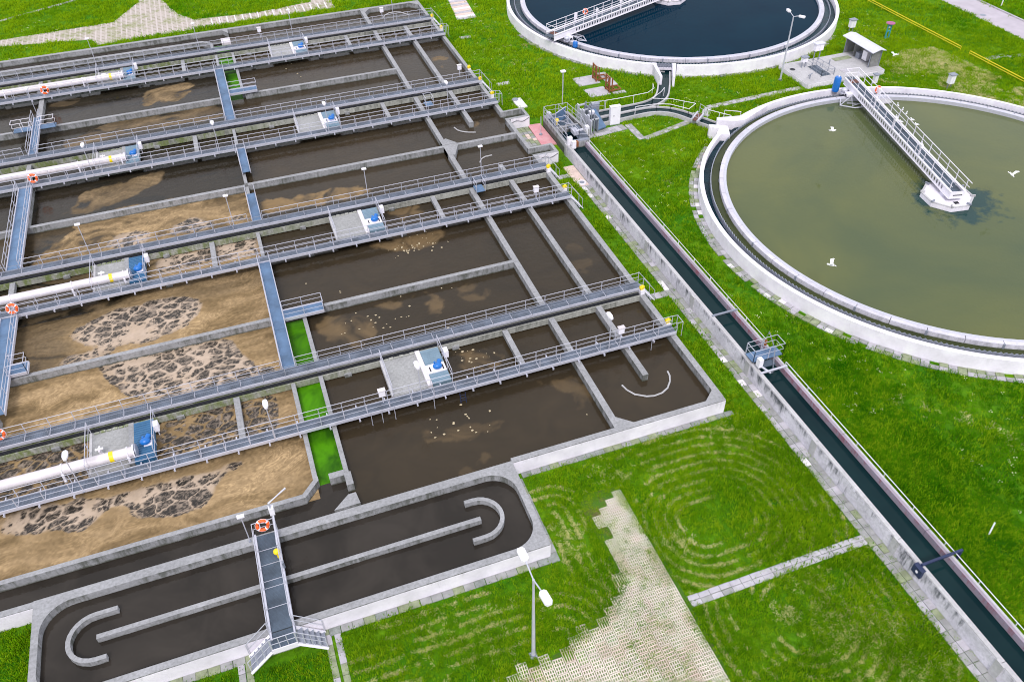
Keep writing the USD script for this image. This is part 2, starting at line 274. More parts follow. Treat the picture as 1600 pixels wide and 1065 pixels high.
# outer white front wall right of the basin
wall(8.5, 20.55, 24.92, 25.22, 0, WT)
obj(tank, 'wall_face', MB().box(8.53, 20.55, 24.905, 24.93, 0, WT - .06), M['white_wall'], label='white painted outer face towards the lawn')
pwall([(19.5, 25.21), (20.3, 25.21), (20.3, 25.9)], label='corner fillet'); pwall([(14.45, 25.21), (15.3, 25.21), (14.45, 26.0)], label='corner fillet')
wall(20.22, 20.57, 25.2, 52.55)                                   # right wall
wall(20.22, 20.52, 60.2, 87.2)
wall(20.2, 20.5, 53.75, 56.3); wall(20.2, 20.5, 56.6, 58.8)
for k, (y0, y1) in enumerate(((52.45, 53.85), (58.72, 60.3))):    # the two outlet boxes
    b = MB().poly(sbox(20.2, y0, 22.25, y1).difference(sbox(20.05, y0 + .25, 22.02, y1 - .22)), .0, WT - .004)
    obj(tank, 'outlet_box', b, M['conc'])
    obj(tank, 'outlet_box_face', MB().box(20.62, 22.25, y0 - .02, y0 + .01, 0, WT - .03), M['white_wall'], label='white face of the outlet box')
    px_ = np.linspace(20.7, 22.2, 9); obj(tank, 'cable', MB().tube([(x, y0 - .04, .62 + .10 * math.sin(i * .9) + .02 * i) for i, x in enumerate(px_)], .022), M['dark'])
# far wall, dividing walls
wall(-22, 20.5, 87.0, 87.4); pwall([(19.4, 87.01), (20.3, 87.01), (20.3, 86.1)], label='corner fillet'); pwall([(14.3, 87.01), (15.2, 87.01), (14.6, 86.2)], label='corner fillet')
pwall([(.2, 87.01), (.75, 87.01), (.75, 86.0)], label='corner fillet')
wall(-22, -3.0, 84.75, 84.98, mat='conc'); pwall([(-3.0, 84.98), (-3.0, 84.75), (-2.0, 84.75), (-1.2, 84.0), (-1.2, 82.4), (-.95, 82.4), (-.95, 84.1), (-1.9, 84.98)])
for k, (y0, y1, xe) in enumerate(((40.40, 40.68, 14.2), (56.3, 56.6, 20.5), (71.55, 71.85, 14.35))):
    wall(-22, -.98, y0 - (.15 if k < 2 else .1), y1 - (.15 if k < 2 else .1), mat='conc')
    wall(.76 if k != 1 else -.77, xe, y0, y1, mat='conc')
pwall([(14.2, 56.61), (15.4, 56.61), (14.72, 57.6), (14.2, 57.2)], label='fillet'); pwall([(14.2, 56.29), (15.35, 56.29), (14.72, 54.9), (14.2, 55.2)], label='fillet')
# cross walls
for y0, y1 in ((25.2, 40.4), (40.4, 56.3), (56.6, 71.6), (71.6, 87.0)):
    wall(14.2, 14.56, y0 + .01, y1 - .01, z1=WT - .006)
wall(17.28, 17.62, 28.15, 52.3, z1=WT - .004); wall(17.28, 17.64, 59.4, 82.2, z1=WT - .004)
for y0, y1 in ((30.9, 40.2), (40.7, 56.1), (56.6, 71.4), (71.9, 83.0)):
    if y0 == 30.9: y0 = 27.2
    if y0 < 35 or y0 > 70: wall(.53, .76, y0, y1, z1=WT - .008)
    wall(-.99, -.76, y0, y1, z1=WT - .011)
wall(-.22, .54, 27.1, 27.46, z1=WT + .03); wall(.5, .84, 26.4, 27.22, z1=WT + .07)
pwall([(.46, 25.9), (.82, 25.9), (.9, 25.2), (-.35, 25.2)], z1=WT - .01)
# aeration chamber front wall with its cut corner
pwall([(-22, 26.42), (-1.5, 26.42), (-.74, 27.25), (-.74, 27.5), (-.98, 27.5), (-.98, 27.35), (-1.62, 26.66), (-22, 26.66)])
# beams and struts under the walkways
for k, s in enumerate(STRIP):
    obj(tank, 'beam', MB().box(-22, 20.25, s + 34.42, s + 34.92, .58, WT - .015), M['conc_moss'], label='mossy concrete beam under the walkway')
    obj(tank, 'beam', MB().box(-22, 20.25, s + 30.98, s + 31.36, .70, WT - .016), M['conc_dark'])
    for x in (-19.3, -13.1, -6.9, 2.13, 8.42):
        obj(tank, 'beam_pier', MB().box(x - .2, x + .2, s + 34.30, s + 34.6, -.2, .70 + .05), M['conc'])
        obj(tank, 'beam_pier', MB().box(x - .2, x + .2, s + 31.0, s + 31.3, -.2, .72), M['conc'])
    for x in (-16.2, -3.92, 11.45):
        wall(x - .16, x + .16, s + 31.3, s + 34.46, z0=.70, z1=WT - .005, name='strut')
# baffle arcs standing just out of the water
def guide_arc(pts, label):
    o = obj('/World', 'guide_vane', MB().tube([(x, y, .53) for x, y in pts], .05, 6), M['conc_light']); tag(o, label, 'guide vane')
guide_arc([(16.11, 28.27), (16.2, 27.85), (16.45, 27.4), (16.99, 27.03), (17.4, 26.92), (17.9, 26.97), (18.35, 27.2), (18.7, 27.6), (18.9, 28.0), (18.95, 28.35)], 'pale curved guide vane in the front right tank corner')
guide_arc([(16.13, 59.92), (16.25, 59.4), (16.52, 59.03), (17.0, 58.7), (17.52, 58.49)], 'thin curved guide vane between the far outlet box and the dividing wall')
guide_arc([(16.34, 53.86), (16.6, 54.3), (16.96, 54.53), (17.56, 54.56)], 'short curved guide vane just behind the second walkway pair by a lamp')
guide_arc([(16.2, 85.17), (16.5, 85.8), (17.06, 86.25), (17.7, 86.3), (18.22, 86.01), (18.94, 84.75)], 'thin curved guide vane in the farthest tank corner')

# ---- racetrack basin
basin = thing('racetrack_basin', 'rounded oblong concrete basin with white front wall and dark brown water', 'basin')
outer = sbox(-13.5, 19.88, 8.5, 25.05)
inner = sbox(-13.2, 20.2, 8.18, 24.6).buffer(-1.3).buffer(1.3, quad_segs=10)
obj(basin, 'rim_wall', MB().poly(outer.difference(inner), 0.0, WT - .012), M['conc'])
obj(basin, 'wall_face', MB().box(-13.47, 8.5, 19.865, 19.89, 0, WT - .09), M['white_wall'], label='white painted front face')
obj(basin, 'wall_face', MB().box(8.49, 8.515, 19.89, 24.9, 0, WT - .06), M['white_wall'])
obj(basin, 'divider_wall', MB().poly(LineString([(-10.95, 22.42), (6.0, 22.42)]).buffer(.11, cap_style='flat'), .2, .87), M['conc'])
ul = LineString([(-10.1, 23.55), (-11.0, 23.55)] + arc((-11.0, 22.47), 1.08, 90, 270, 14) + [(-10.55, 21.39)])
ur = LineString([(5.55, 23.55), (5.95, 23.55)] + arc((5.95, 22.47), 1.08, 90, -90, 14) + [(5.3, 21.39)])
obj(basin, 'guide_wall', MB().poly(ul.buffer(.1, cap_style='flat'), .2, .87), M['conc']); obj(basin, 'guide_wall', MB().poly(ur.buffer(.1, cap_style='flat'), .2, .87), M['conc'])
wall(-30, -13.5, 24.72, 25.02, 0, WT); obj(tank, 'wall_face', MB().box(-30, -13.52, 24.70, 24.73, 0, WT - .06), M['white_wall'])

# ---- water in the tanks: one sheet whose colour is the foam and scum that lies on it
CELLS= [[(-15.51, 30.93), (-13.8, 30.92), (-12.35, 30.7), (-10.87, 30.31), (-10.69, 29.55), (-11.15, 28.93), (-11.86, 28.54), (-12.87, 29.19), (-14.27, 29.33), (-15.41, 29.65)], [(-9.7, 28.98), (-9.25, 29.41), (-8.21, 29.55), (-5.81, 29.06), (-5.7, 28.48), (-6.5, 27.97), (-7.69, 27.9), (-8.99, 28.31)], [(-12.61, 30.07), (-10.87, 30.31), (-9.68, 30.4), (-6.95, 30.21), (-5.72, 30.05), (-4.24, 30.64), (-3.65, 31.05), (-3.95, 30.4), (-5.32, 29.38), (-5.82, 28.94), (-7.31, 29.38), (-8.81, 29.53), (-9.85, 29.35), (-10.87, 29.57)], [(-11.27, 40.38), (-9.52, 40.69), (-7.39, 40.46), (-4.5, 40.24), (-3.71, 39.94), (-3.37, 38.62), (-2.77, 37.53), (-2.7, 36.66), (-4.67, 36.32), (-6.24, 36.12), (-7.93, 36.24), (-9.58, 37.13), (-10.41, 38.51)], [(-5.19, 36.36), (-3.78, 36.52), (-1.76, 36.97), (-1.61, 36.24), (-2.83, 35.62), (-4.91, 35.67)], [(-12.92, 43.66), (-12.22, 44.44), (-10.95, 45.23), (-8.88, 45.42), (-7.16, 45.43), (-5.63, 45.05), (-5.11, 44.3), (-5.31, 43.06), (-6.0, 42.37), (-6.96, 41.8), (-8.61, 41.52), (-10.58, 41.98), (-12.0, 42.52)], [(-13.87, 41.38), (-12.69, 41.9), (-10.93, 41.7), (-9.87, 41.41), (-10.93, 40.94), (-12.31, 40.9)], [(-7.83, 48.29), (-7.56, 50.13), (-5.3, 49.95), (-3.62, 50.08), (-1.03, 50.27), (-1.08, 48.15), (-3.78, 48.21), (-6.22, 48.4)], [(-10.78, 52.55), (-10.16, 53.84), (-8.9, 54.0), (-7.77, 53.4), (-8.02, 52.19), (-9.35, 51.91)], [(-7.03, 52.78), (-6.14, 53.6), (-5.0, 54.35), (-3.77, 53.27), (-3.4, 52.52), (-5.15, 52.21)], [(-6.53, 46.43), (-5.32, 46.81), (-5.15, 46.39), (-5.96, 46.07)], [(-3.13, 53.02), (-1.35, 53.18), (-1.27, 52.72), (-2.96, 52.52)]]
FINE= [[(-9.7, 28.98), (-9.25, 29.41), (-8.21, 29.55), (-5.81, 29.06), (-5.7, 28.48), (-6.5, 27.97), (-7.69, 27.9), (-8.99, 28.31)]]
FILM= [(0.62, [(-12.72, 56.77), (-9.27, 57.44), (-4.82, 56.97), (-0.76, 56.31), (-0.74, 53.38), (-0.81, 52.11), (-5.15, 52.13), (-8.12, 51.67), (-11.39, 51.77), (-13.4, 52.17), (-14.53, 51.11), (-15.55, 51.88), (-15.04, 53.19), (-13.09, 55.23)]), (0.4, [(-14.04, 58.15), (-12.98, 58.63), (-12.6, 60.78), (-10.13, 60.96), (-6.3, 61.93), (-6.94, 59.99), (-8.8, 58.82), (-9.7, 58.24), (-12.31, 57.48)]), (0.33, [(-14.24, 69.15), (-10.58, 71.54), (-6.45, 71.98), (-2.15, 72.44), (-1.19, 71.14), (-1.67, 68.83), (-6.57, 68.98), (-10.09, 68.63), (-13.48, 68.07)]), (0.5, [(-7.96, 73.87), (-7.23, 76.91), (-3.45, 77.2), (-3.41, 76.06), (-4.49, 73.78), (-5.97, 73.32), (-6.31, 75.18), (-7.03, 73.11)]), (0.22, [(-15.82, 76.63), (-13.79, 78.19), (-12.83, 77.8), (-13.62, 76.01)]), (0.6, [(-0.29, 54.82), (1.75, 54.21), (4.12, 54.39), (5.97, 54.13), (7.88, 53.0), (6.61, 52.66), (3.78, 52.5), (0.6, 52.59), (-0.44, 52.56)]), (0.35, [(8.02, 49.95), (8.69, 50.39), (10.77, 50.21), (10.52, 48.97), (8.44, 48.49)]), (0.45, [(5.24, 46.23), (7.12, 46.77), (9.49, 47.23), (11.08, 46.36), (10.7, 45.05), (9.21, 44.53), (7.58, 45.01)]), (0.33, [(1.27, 39.57), (2.32, 39.99), (4.79, 39.49), (4.37, 36.84), (3.13, 36.42), (1.81, 37.34), (1.27, 38.51)]), (0.28, [(3.86, 39.79), (7.13, 39.98), (8.82, 40.08), (8.77, 37.5), (8.09, 37.26), (7.82, 39.18), (5.29, 39.1)]), (0.2, [(9.82, 39.9), (12.1, 39.71), (12.09, 38.2), (10.34, 38.2)]), (0.2, [(4.1, 28.39), (4.91, 28.88), (6.95, 28.68), (8.45, 28.36), (9.55, 28.43), (8.87, 27.52), (5.95, 27.69), (4.74, 28.24)]), (0.2, [(11.74, 30.32), (14.2, 29.76), (14.22, 28.06), (13.24, 26.44), (13.31, 28.15)]), (0.14, [(3.43, 25.24), (5.21, 25.19), (7.7, 26.66), (8.54, 26.11), (5.74, 24.78), (3.72, 24.52)]), (0.3, [(7.59, 33.17), (8.24, 34.05), (10.14, 33.91), (11.02, 32.53), (9.46, 31.9)]), (0.45, [(17.45, 60.93), (18.46, 61.62), (18.24, 59.77), (17.34, 59.19)]), (0.4, [(18.0, 73.84), (19.1, 74.17), (19.72, 73.29), (18.77, 72.6)]), (0.35, [(17.94, 71.88), (18.93, 72.08), (18.8, 71.23), (17.97, 71.13)]), (0.12, [(17.42, 40.95), (19.33, 42.17), (19.07, 38.44), (17.65, 38.27)]), (0.15, [(14.54, 41.69), (14.65, 40.52), (13.65, 39.82), (14.07, 40.38)])]
FLECKS= [(5.19, 37.99), (4.93, 37.72), (6.47, 38.2), (6.91, 39.13), (3.67, 39.66), (4.37, 38.0), (2.68, 38.09), (4.4, 38.68), (6.18, 38.31), (9.19, 40.63), (9.85, 39.88), (2.89, 38.94), (2.48, 38.05), (5.54, 29.61), (5.35, 28.71), (5.44, 28.3), (5.94, 28.35), (7.45, 29.13), (7.37, 28.33), (7.4, 28.08), (7.54, 27.88), (8.12, 27.71), (6.71, 28.34), (8.36, 28.1), (7.5, 28.96), (7.38, 30.05), (13.44, 26.99), (10.01, 46.45), (9.75, 45.18), (9.2, 45.32), (8.7, 45.12), (9.34, 46.31), (8.79, 46.28), (8.19, 45.71), (9.56, 45.82), (10.34, 46.0), (9.25, 40.12), (8.94, 32.99), (9.69, 33.15), (8.63, 34.31), (9.96, 33.39), (8.48, 33.33), (8.34, 34.13), (8.83, 31.7), (8.54, 36.33), (6.63, 40.24), (3.18, 41.98), (1.3, 43.68), (3.17, 42.12), (-17.7, 86.22), (5.23, 77.35), (5.78, 75.19), (5.56, 77.52), (4.94, 76.57), (5.95, 74.4)]

def inside(poly, X, Y):
    return shapely.contains_xy(Polygon(poly), X, Y)
def nz(X, Y, s, seed, o=4): return meshkit.fbm(np.stack([X * s, Y * s, np.full(X.shape, seed * 3.7)], -1), o, seed)
def soft(poly_list, X, Y, step, blur=.22, rag=.55, seed=3):
    m = np.zeros(X.shape)
    for p in poly_list: m = np.maximum(m, inside(p, X, Y))
    m = gaussian_filter(m.astype(float), blur / step)
    n = nz(X, Y, 1.6, seed, 4) - .5
    return np.clip((m + rag * n * 1.2 - .38) / .24, 0, 1) * (m > .02)
def mixc(a, b, t): return a * (1 - t[..., None]) + np.asarray(b) * t[..., None]
def swirl(X, Y, seed, ani=(.35, 1.1)):
    wx = nz(X, Y, .33, seed, 3) - .5; wy = nz(X, Y, .33, seed + 9, 3) - .5
    U, V = X * ani[0] + 3.2 * wx, Y * ani[1] + 3.2 * wy
    return nz(U, V, 1.5, seed + 2, 5), nz(U * 3, V * 3, 1.5, seed + 4, 4)
def sheet(name, x0, x1, y0, y1, step, z, fn):
    xs = np.linspace(x0, x1, int((x1 - x0) / step) + 1); ys = np.linspace(y0, y1, int((y1 - y0) / step) + 1)
    X, Y = np.meshgrid(xs, ys, indexing='ij'); col, film, h = fn(X, Y, step)
    v = np.stack([X, Y, z + h], -1).reshape(-1, 3); ny = len(ys)
    i, j = np.meshgrid(np.arange(len(xs) - 1), np.arange(ny - 1), indexing='ij'); a = (i * ny + j).ravel()
    f = np.vstack([np.c_[a, a + ny, a + ny + 1], np.c_[a, a + ny + 1, a + 1]])
    m = usdkit.mesh(stage, numbered('/World', name), (v, f), M['w_tank'], smooth=True)
    api = UsdGeom.PrimvarsAPI(m)
    api.CreatePrimvar('foamcol', Sdf.ValueTypeNames.Color3fArray, 'vertex').Set(Vt.Vec3fArray.FromNumpy(np.clip(col, 0, 1).reshape(-1, 3).astype(np.float32)))
    api.CreatePrimvar('film', Sdf.ValueTypeNames.FloatArray, 'vertex').Set(Vt.FloatArray.FromNumpy(film.reshape(-1).astype(np.float32)))
    tag(m.GetPrim(), kind='structure'); return m
M['w_tank'] = usdkit.material(stage, '/World/Looks/tank_water_surface', {'a': ('attribute', {'attribute': 'foamcol'}), 'f': ('attribute', {'attribute': 'film'}), 'g': ('geometry', {}),
    'mr': ('map_range', {'to_min': .06, 'to_max': .8, 'clamp': True}), 'ms': ('map_range', {'to_min': .42, 'to_max': .1, 'clamp': True}), 'bn': ('noise_texture', {'scale': 3.5, 'detail': 4.0}), 'b': ('bump', {'strength': .16, 'distance': .1}),
    'p': ('principled_bsdf', {'ior': 1.33})},
    [('a.color', 'p.base_color'), ('f.fac', 'mr.value'), ('mr.result', 'p.roughness'), ('f.fac', 'ms.value'), ('ms.result', 'p.specular_ior_level'), ('g.position', 'bn.vector'), ('bn.fac', 'b.height'), ('b.normal', 'p.normal')], surface='p.BSDF')
DARK = np.array([.0145, .0125, .0090]); TAN = np.array([.39, .272, .150]); TAN_D = np.array([.235, .160, .082]); CREAM = np.array([.47, .37, .29]); CELL = np.array([.033, .029, .025])
def left_water(X, Y, step):
    s1, s2 = swirl(X, Y, 5); s3, _ = swirl(X, Y, 31, (.8, .8))
    amount = np.zeros(X.shape)
    # the near chambers are covered with foam, the far ones only in patches
    near = Y < 45.6
    amount[near] = 1.0
    dirty = inside([(-18, 40.6), (-13.2, 40.6), (-12.2, 42.2), (-13.2, 44), (-12.2, 45.7), (-18, 45.7)], X, Y) | inside([(-18, 44.3), (-4, 44.6), (-1, 45.2), (-1, 45.9), (-18, 45.9)], X, Y)
    dm = gaussian_filter(dirty.astype(float), .6 / step)
    amount -= .50 * np.clip(dm + .5 * (s1 - .5) * 2 * (dm > .03), 0, 1) * near
    mid = (Y >= 45.6) & (Y < 50.6); amount[mid] = (.80 - .5 * np.clip((-8.5 - X) / 4, 0, 1))[mid]
    t2 = (Y >= 50.6) & (Y < 56.4); amount[t2] = .22
    t3 = Y >= 56.4; amount[t3] = .06
    for k, (s, p) in enumerate(FILM):
        amount = np.maximum(amount, s * 1.25 * soft([p], X, Y, step, .35, .8, 11 + k) * (.55 + .9 * s1))
    # swirls thin the film here and there
    thin = np.clip((.40 - s1) / .16, 0, 1)
    amount = np.clip(amount - .34 * thin * (amount < .97) - .12 * thin, 0, 1)
    tan = mixc(np.broadcast_to(TAN_D, X.shape + (3,)), TAN, np.clip((s1 - .32) / .36, 0, 1))
    # long fine flow lines
    rid = 1 - np.abs(2 * s3 - 1) * 2.0
    line = np.clip((1 - np.abs(np.modf(s1 * 13.0)[0] - .5) * 2 - .45) / .5, 0, 1)
    tan = tan * (.80 + .46 * line * np.clip(nz(X, Y, .5, 77) * 2 - .5, 0, 1) + .28 * (s2 - .5) + .50 * (nz(X, Y, 8, 66, 2) - .5) + .22 * np.clip((line - .5) * 2, 0, 1) * np.clip(s2 * 2 - .7, 0, 1))[..., None]
    col = mixc(np.broadcast_to(DARK, X.shape + (3,)), tan, np.clip(amount, 0, 1) ** 1.25)
    # boiling zones: pale froth broken into dark cells
    band = [(-22, 31.2), (-2.2, 31.2), (-2.0, 32.6), (-1.9, 34.5), (-22, 34.5)]
    froth = soft(CELLS, X, Y, step, .3, .75, 21)
    haze_ = gaussian_filter(soft(CELLS, X, Y, step, .5, 1.0, 22), .35 / step)
    strip = soft([band], X, Y, step, .2, .35, 23) * (Y > 30.9)
    reg = np.maximum(froth, strip)
    def vor(sx, sy, ang, seed, jit=.5):
        r = np.random.default_rng(seed); c, s = math.cos(ang), math.sin(ang)
        wu, wv = 1.25 * (nz(X, Y, .9, seed) - .5) + .28 * (nz(X, Y, 3.4, seed + 6) - .5), .95 * (nz(X, Y, .9, seed + 1) - .5) + .22 * (nz(X, Y, 3.4, seed + 7) - .5)
        U, V = (X * c + Y * s + wu) / sx, (-X * s + Y * c + wv) / sy
        u = np.arange(math.floor(U.min()) - 1, math.ceil(U.max()) + 2); w = np.arange(math.floor(V.min()) - 1, math.ceil(V.max()) + 2)
        P = np.stack(np.meshgrid(u, w, indexing='ij'), -1).reshape(-1, 2) + r.uniform(-jit, jit, (len(u) * len(w), 2))
        d, i = cKDTree(P).query(np.stack([U.ravel(), V.ravel()], -1), k=2)
        return (d[:, 1] - d[:, 0]).reshape(X.shape), r.uniform(0, 1, len(P))[i[:, 0]].reshape(X.shape), d[:, 0].reshape(X.shape)
    e1, id1, d1 = vor(1.05, .62, .15, 41, .48); e2, id2, _ = vor(.42, .27, .35, 43, .5); e3, _, _ = vor(.17, .12, .3, 47, .5)
    openn = nz(X, Y, .95, 51, 4) + .5 * (nz(X, Y, 3.2, 55, 3) - .5)                     # where the froth opens into dark cells
    fin = soft(FINE, X, Y, step, .2, .3, 61)
    openn = openn + .10 * (strip > .4) + .45 * fin + .055
    rag_ = .22 * (nz(X, Y, 5.0, 48, 3) - .5) + .30 * (nz(X, Y, 1.7, 49, 3) - .5)
    g1 = .17 - .55 * (openn - .46) + rag_; g2 = .10 - 1.2 * (openn - .47) + .8 * rag_
    big = np.clip((e1 - np.clip(g1, .025, .6)) / .09, 0, 1); small = np.clip((e2 - np.clip(g2, -.12, .9)) / .10, 0, 1)
    cell = big * small * np.clip((openn - .38) / .05, 0, 1)
    web = np.clip((.13 - e2) / .10, 0, 1) * np.clip((openn - .40) / .1, 0, 1) * .6 + .75 * np.clip((.10 - e3) / .08, 0, 1) * np.clip((nz(X, Y, 1.3, 53, 3) - .46) / .12, 0, 1)
    ridge = lambda f, sd: 1 - np.abs(2 * nz(X + .35 * (s1 - .5), Y * 1.4 + .35 * (s2 - .5), f, sd, 4) - 1) * 2
    web = np.clip(np.maximum(web * .6, np.maximum(np.clip((ridge(1.5, 101) - .86) / .1, 0, 1), .8 * np.clip((ridge(3.0, 103) - .84) / .12, 0, 1))), 0, 1)
    froth_col = mixc(np.broadcast_to(np.array([.31, .21, .105]), X.shape + (3,)), CREAM, np.clip(froth * 1.25 - .5 * strip + 1.5 * (nz(X, Y, .8, 54, 4) - .5), 0, 1)) * (.78 + .34 * s2 + .2 * (nz(X, Y, 8, 58, 2) - .5))[..., None]
    # small holes in the tan foam round the froth
    col = mixc(col, froth_col, np.clip(np.maximum(reg * .35 + .6 * haze_ * (.4 + 1.2 * nz(X, Y, 1.4, 59, 4)), reg * cell), 0, 1))
    cc = mixc(np.broadcast_to(CELL, X.shape + (3,)), CREAM * .7, web * .7) * (.75 + .5 * nz(X, Y, 5, 57, 3))[..., None]
    ck = cell * np.clip((reg - .25) / .3, 0, 1)
    col = mixc(col, cc, ck)
    film = np.clip(np.maximum(amount * 1.1, reg), 0, 1) * (1 - .8 * ck)
    h = .015 * film * (s2) - .02 * ck
    return col, film, h
def right_water(X, Y, step):
    s1, s2 = swirl(X, Y, 8, (.5, .7)); amount = .05 + .05 * (s1 - .5)
    for k, (s, p) in enumerate(FILM):
        wisp = np.clip((s1 - .30) / .25, 0, 1) * (.6 + .6 * s2)
        amount = np.maximum(amount, s * 1.15 * soft([p], X, Y, step, .4, .9, 71 + k) * wisp)
    base = mixc(np.broadcast_to(DARK, X.shape + (3,)), np.array([.025, .0195, .0135]), np.clip(nz(X, Y, .12, 91, 3) * 1.6 - .3, 0, 1))
    col = mixc(base, np.array([.33, .22, .11]), np.clip(amount, 0, 1))
    return col, np.clip(amount * 1.2, 0, 1), np.zeros(X.shape)
sheet('tank_water', -20.0, -.86, 26.5, 50.6, .055, .5, left_water)
sheet('tank_water', -22.0, -.86, 50.6, 84.9, .075, .5, left_water)
sheet('tank_water', .64, 20.4, 25.1, 87.2, .085, .5, right_water)
sheet('tank_water', -.86, .64, 40.3, 71.8, .085, .5, right_water)
obj('/World', 'basin_water', MB().box(-13.3, 8.3, 20, 24.8, .3, .56), M['w_basin'], kind='structure')
obj('/World', 'channel_water', MB().box(-30, .66, 24.85, 26.55, .3, .5), M['w_basin'], kind='structure')
obj('/World', 'channel_water', MB().box(-.9, .66, 26.5, 27.3, .3, .498), M['w_basin'], kind='structure')
obj('/World', 'channel_water', MB().box(-24, .7, 84.85, 87.2, .3, .5), M['w_basin'], kind='structure')
for y0, y1 in ((27.3, 40.3), (71.8, 84.4)):
    obj('/World', 'algae_water', MB().box(-.86, .64, y0, y1, .3, .47), M['algae'], kind='structure')
# foam lumps floating on the brown water
def lump(r, seed):
    q = np.random.default_rng(seed); m = trimesh.creation.icosphere(1, 1.0); m.vertices *= (1 + .35 * (q.random((len(m.vertices), 1)) - .5)); m.vertices *= [r * q.uniform(.7, 1.3), r * q.uniform(.6, 1.1), r * .35]; return m
fl = MB(); q = np.random.default_rng(4)
extra = [(7.2 + q.normal(0, .9), 28.9 + q.normal(0, .25)) for _ in range(8)] + [(9.0 + q.normal(0, 1.0), 44.9 + q.normal(0, .33)) for _ in range(40)] + [(8.9 + q.normal(0, .7), 33.2 + q.normal(0, .7)) for _ in range(16)] + [(4.6 + q.normal(0, 1.2), 38.3 + q.normal(0, .6)) for _ in range(10)]
for k, (x, y) in enumerate(list(FLECKS) + extra):
    if 0.9 < x < 14 or y > 56:
        m = lump(q.uniform(.025, .07) if k < len(FLECKS) else q.uniform(.015, .075), k); m.apply_translation((x, y, .505)); fl.tm(m)
o = obj('/World', 'foam_lumps', fl, M['foam'], True); tag(o, 'small pale lumps of foam adrift on the brown tank water', 'foam', kind='stuff')
# ------------------------------------------------------------------ steel walkways over the tanks
WZ, RH = 1.28, .68                          # deck height, railing height
ORD = ['first', 'second', 'third', 'farthest']
def rail_run(parent, p0, p1, z0, h=RH, step=1.22, mat='galv', r=.019, mid=True, name='handrail', posts=True):
    """a handrail of top bar and middle bar; each post a piece of its own"""
    p0, p1 = np.array(p0, float), np.array(p1, float); L = np.linalg.norm(p1 - p0); n = max(1, round(L / step))
    z0 = np.broadcast_to(z0, (2,))
    P = [(*(p0 + (p1 - p0) * t), z0[0] + (z0[1] - z0[0]) * t) for t in np.linspace(0, 1, n + 1)]
    b = MB().tube([P[0][:2] + (P[0][2] + h,), P[-1][:2] + (P[-1][2] + h,)], r, 6)
    if mid: b.tube([P[0][:2] + (P[0][2] + h * .52,), P[-1][:2] + (P[-1][2] + h * .52,)], r * .75, 5)
    o = obj(parent, name, b, M[mat])
    if posts:
        for x, y, z in P:
            obj(o, 'post', MB().box(x - .015, x + .015, y - .015, y + .015, z - .04, z + h - .006), M[mat])
    return o
def walkway(name, label, y0, y1, front, group=None, rail_gaps=(), x0=-20.4, x1=20.52):
    """a walkway of grating panels between two edge beams, railings on both sides; front: it hangs in front of its beam"""
    t = thing(name, label, 'walkway')
    n = 34; xs = np.linspace(x0, x1, n + 1)
    for i in range(n):
        obj(t, 'grating_panel', MB().box(xs[i] + .012, xs[i + 1] - .012, y0 + .05, y1 - .05, WZ - .035, WZ + rng.uniform(-.004, .004)), M['grate'])
        obj(t, 'panel_frame', MB().box(xs[i] - .014, xs[i] + .010, y0 + .04, y1 - .04, WZ - .03, WZ + .012), M['galv'])
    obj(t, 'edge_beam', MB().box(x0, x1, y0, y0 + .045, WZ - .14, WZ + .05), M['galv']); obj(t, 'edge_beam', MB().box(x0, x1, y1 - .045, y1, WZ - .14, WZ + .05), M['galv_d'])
    ty = (y1 + .04, y1 + .26) if front else (y0 - .24, y0 - .05)
    obj(t, 'shade_strip', MB().box(x0, x1 - .3, ty[0], ty[1], 1.0, 1.07), M['dark']);  # black strip stands in for the shadow band on the beam top
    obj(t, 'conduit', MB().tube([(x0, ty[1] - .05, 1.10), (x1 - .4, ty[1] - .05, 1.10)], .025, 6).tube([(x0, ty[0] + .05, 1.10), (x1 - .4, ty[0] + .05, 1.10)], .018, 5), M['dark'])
    for x in np.arange(x0 + .7, x1, 1.55) if front else ():
        yb = (y0 - .10, y1 + .4) if front else (y0 - .3, y1 + .08)
        obj(t, 'bracket', MB().box(x - .03, x + .03, yb[0], yb[1], WZ - .24, WZ - .145).box(x - .045, x + .045, (yb[0] - .012) if front else yb[1], yb[0] if front else yb[1] + .012, WZ - .26, WZ - .12), M['galv'])
    # near railing whole, far railing broken where bridges and platforms join
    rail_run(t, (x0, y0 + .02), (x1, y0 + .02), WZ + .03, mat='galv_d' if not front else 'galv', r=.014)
    segs, a = [], x0
    for g0, g1 in sorted(rail_gaps): segs.append((a, g0)); a = g1
    segs.append((a, x1))
    for a, b in segs:
        if b - a > .3: rail_run(t, (a, y1 - .02), (b, y1 - .02), WZ + .03)
    return t
fronts, backs = [], []
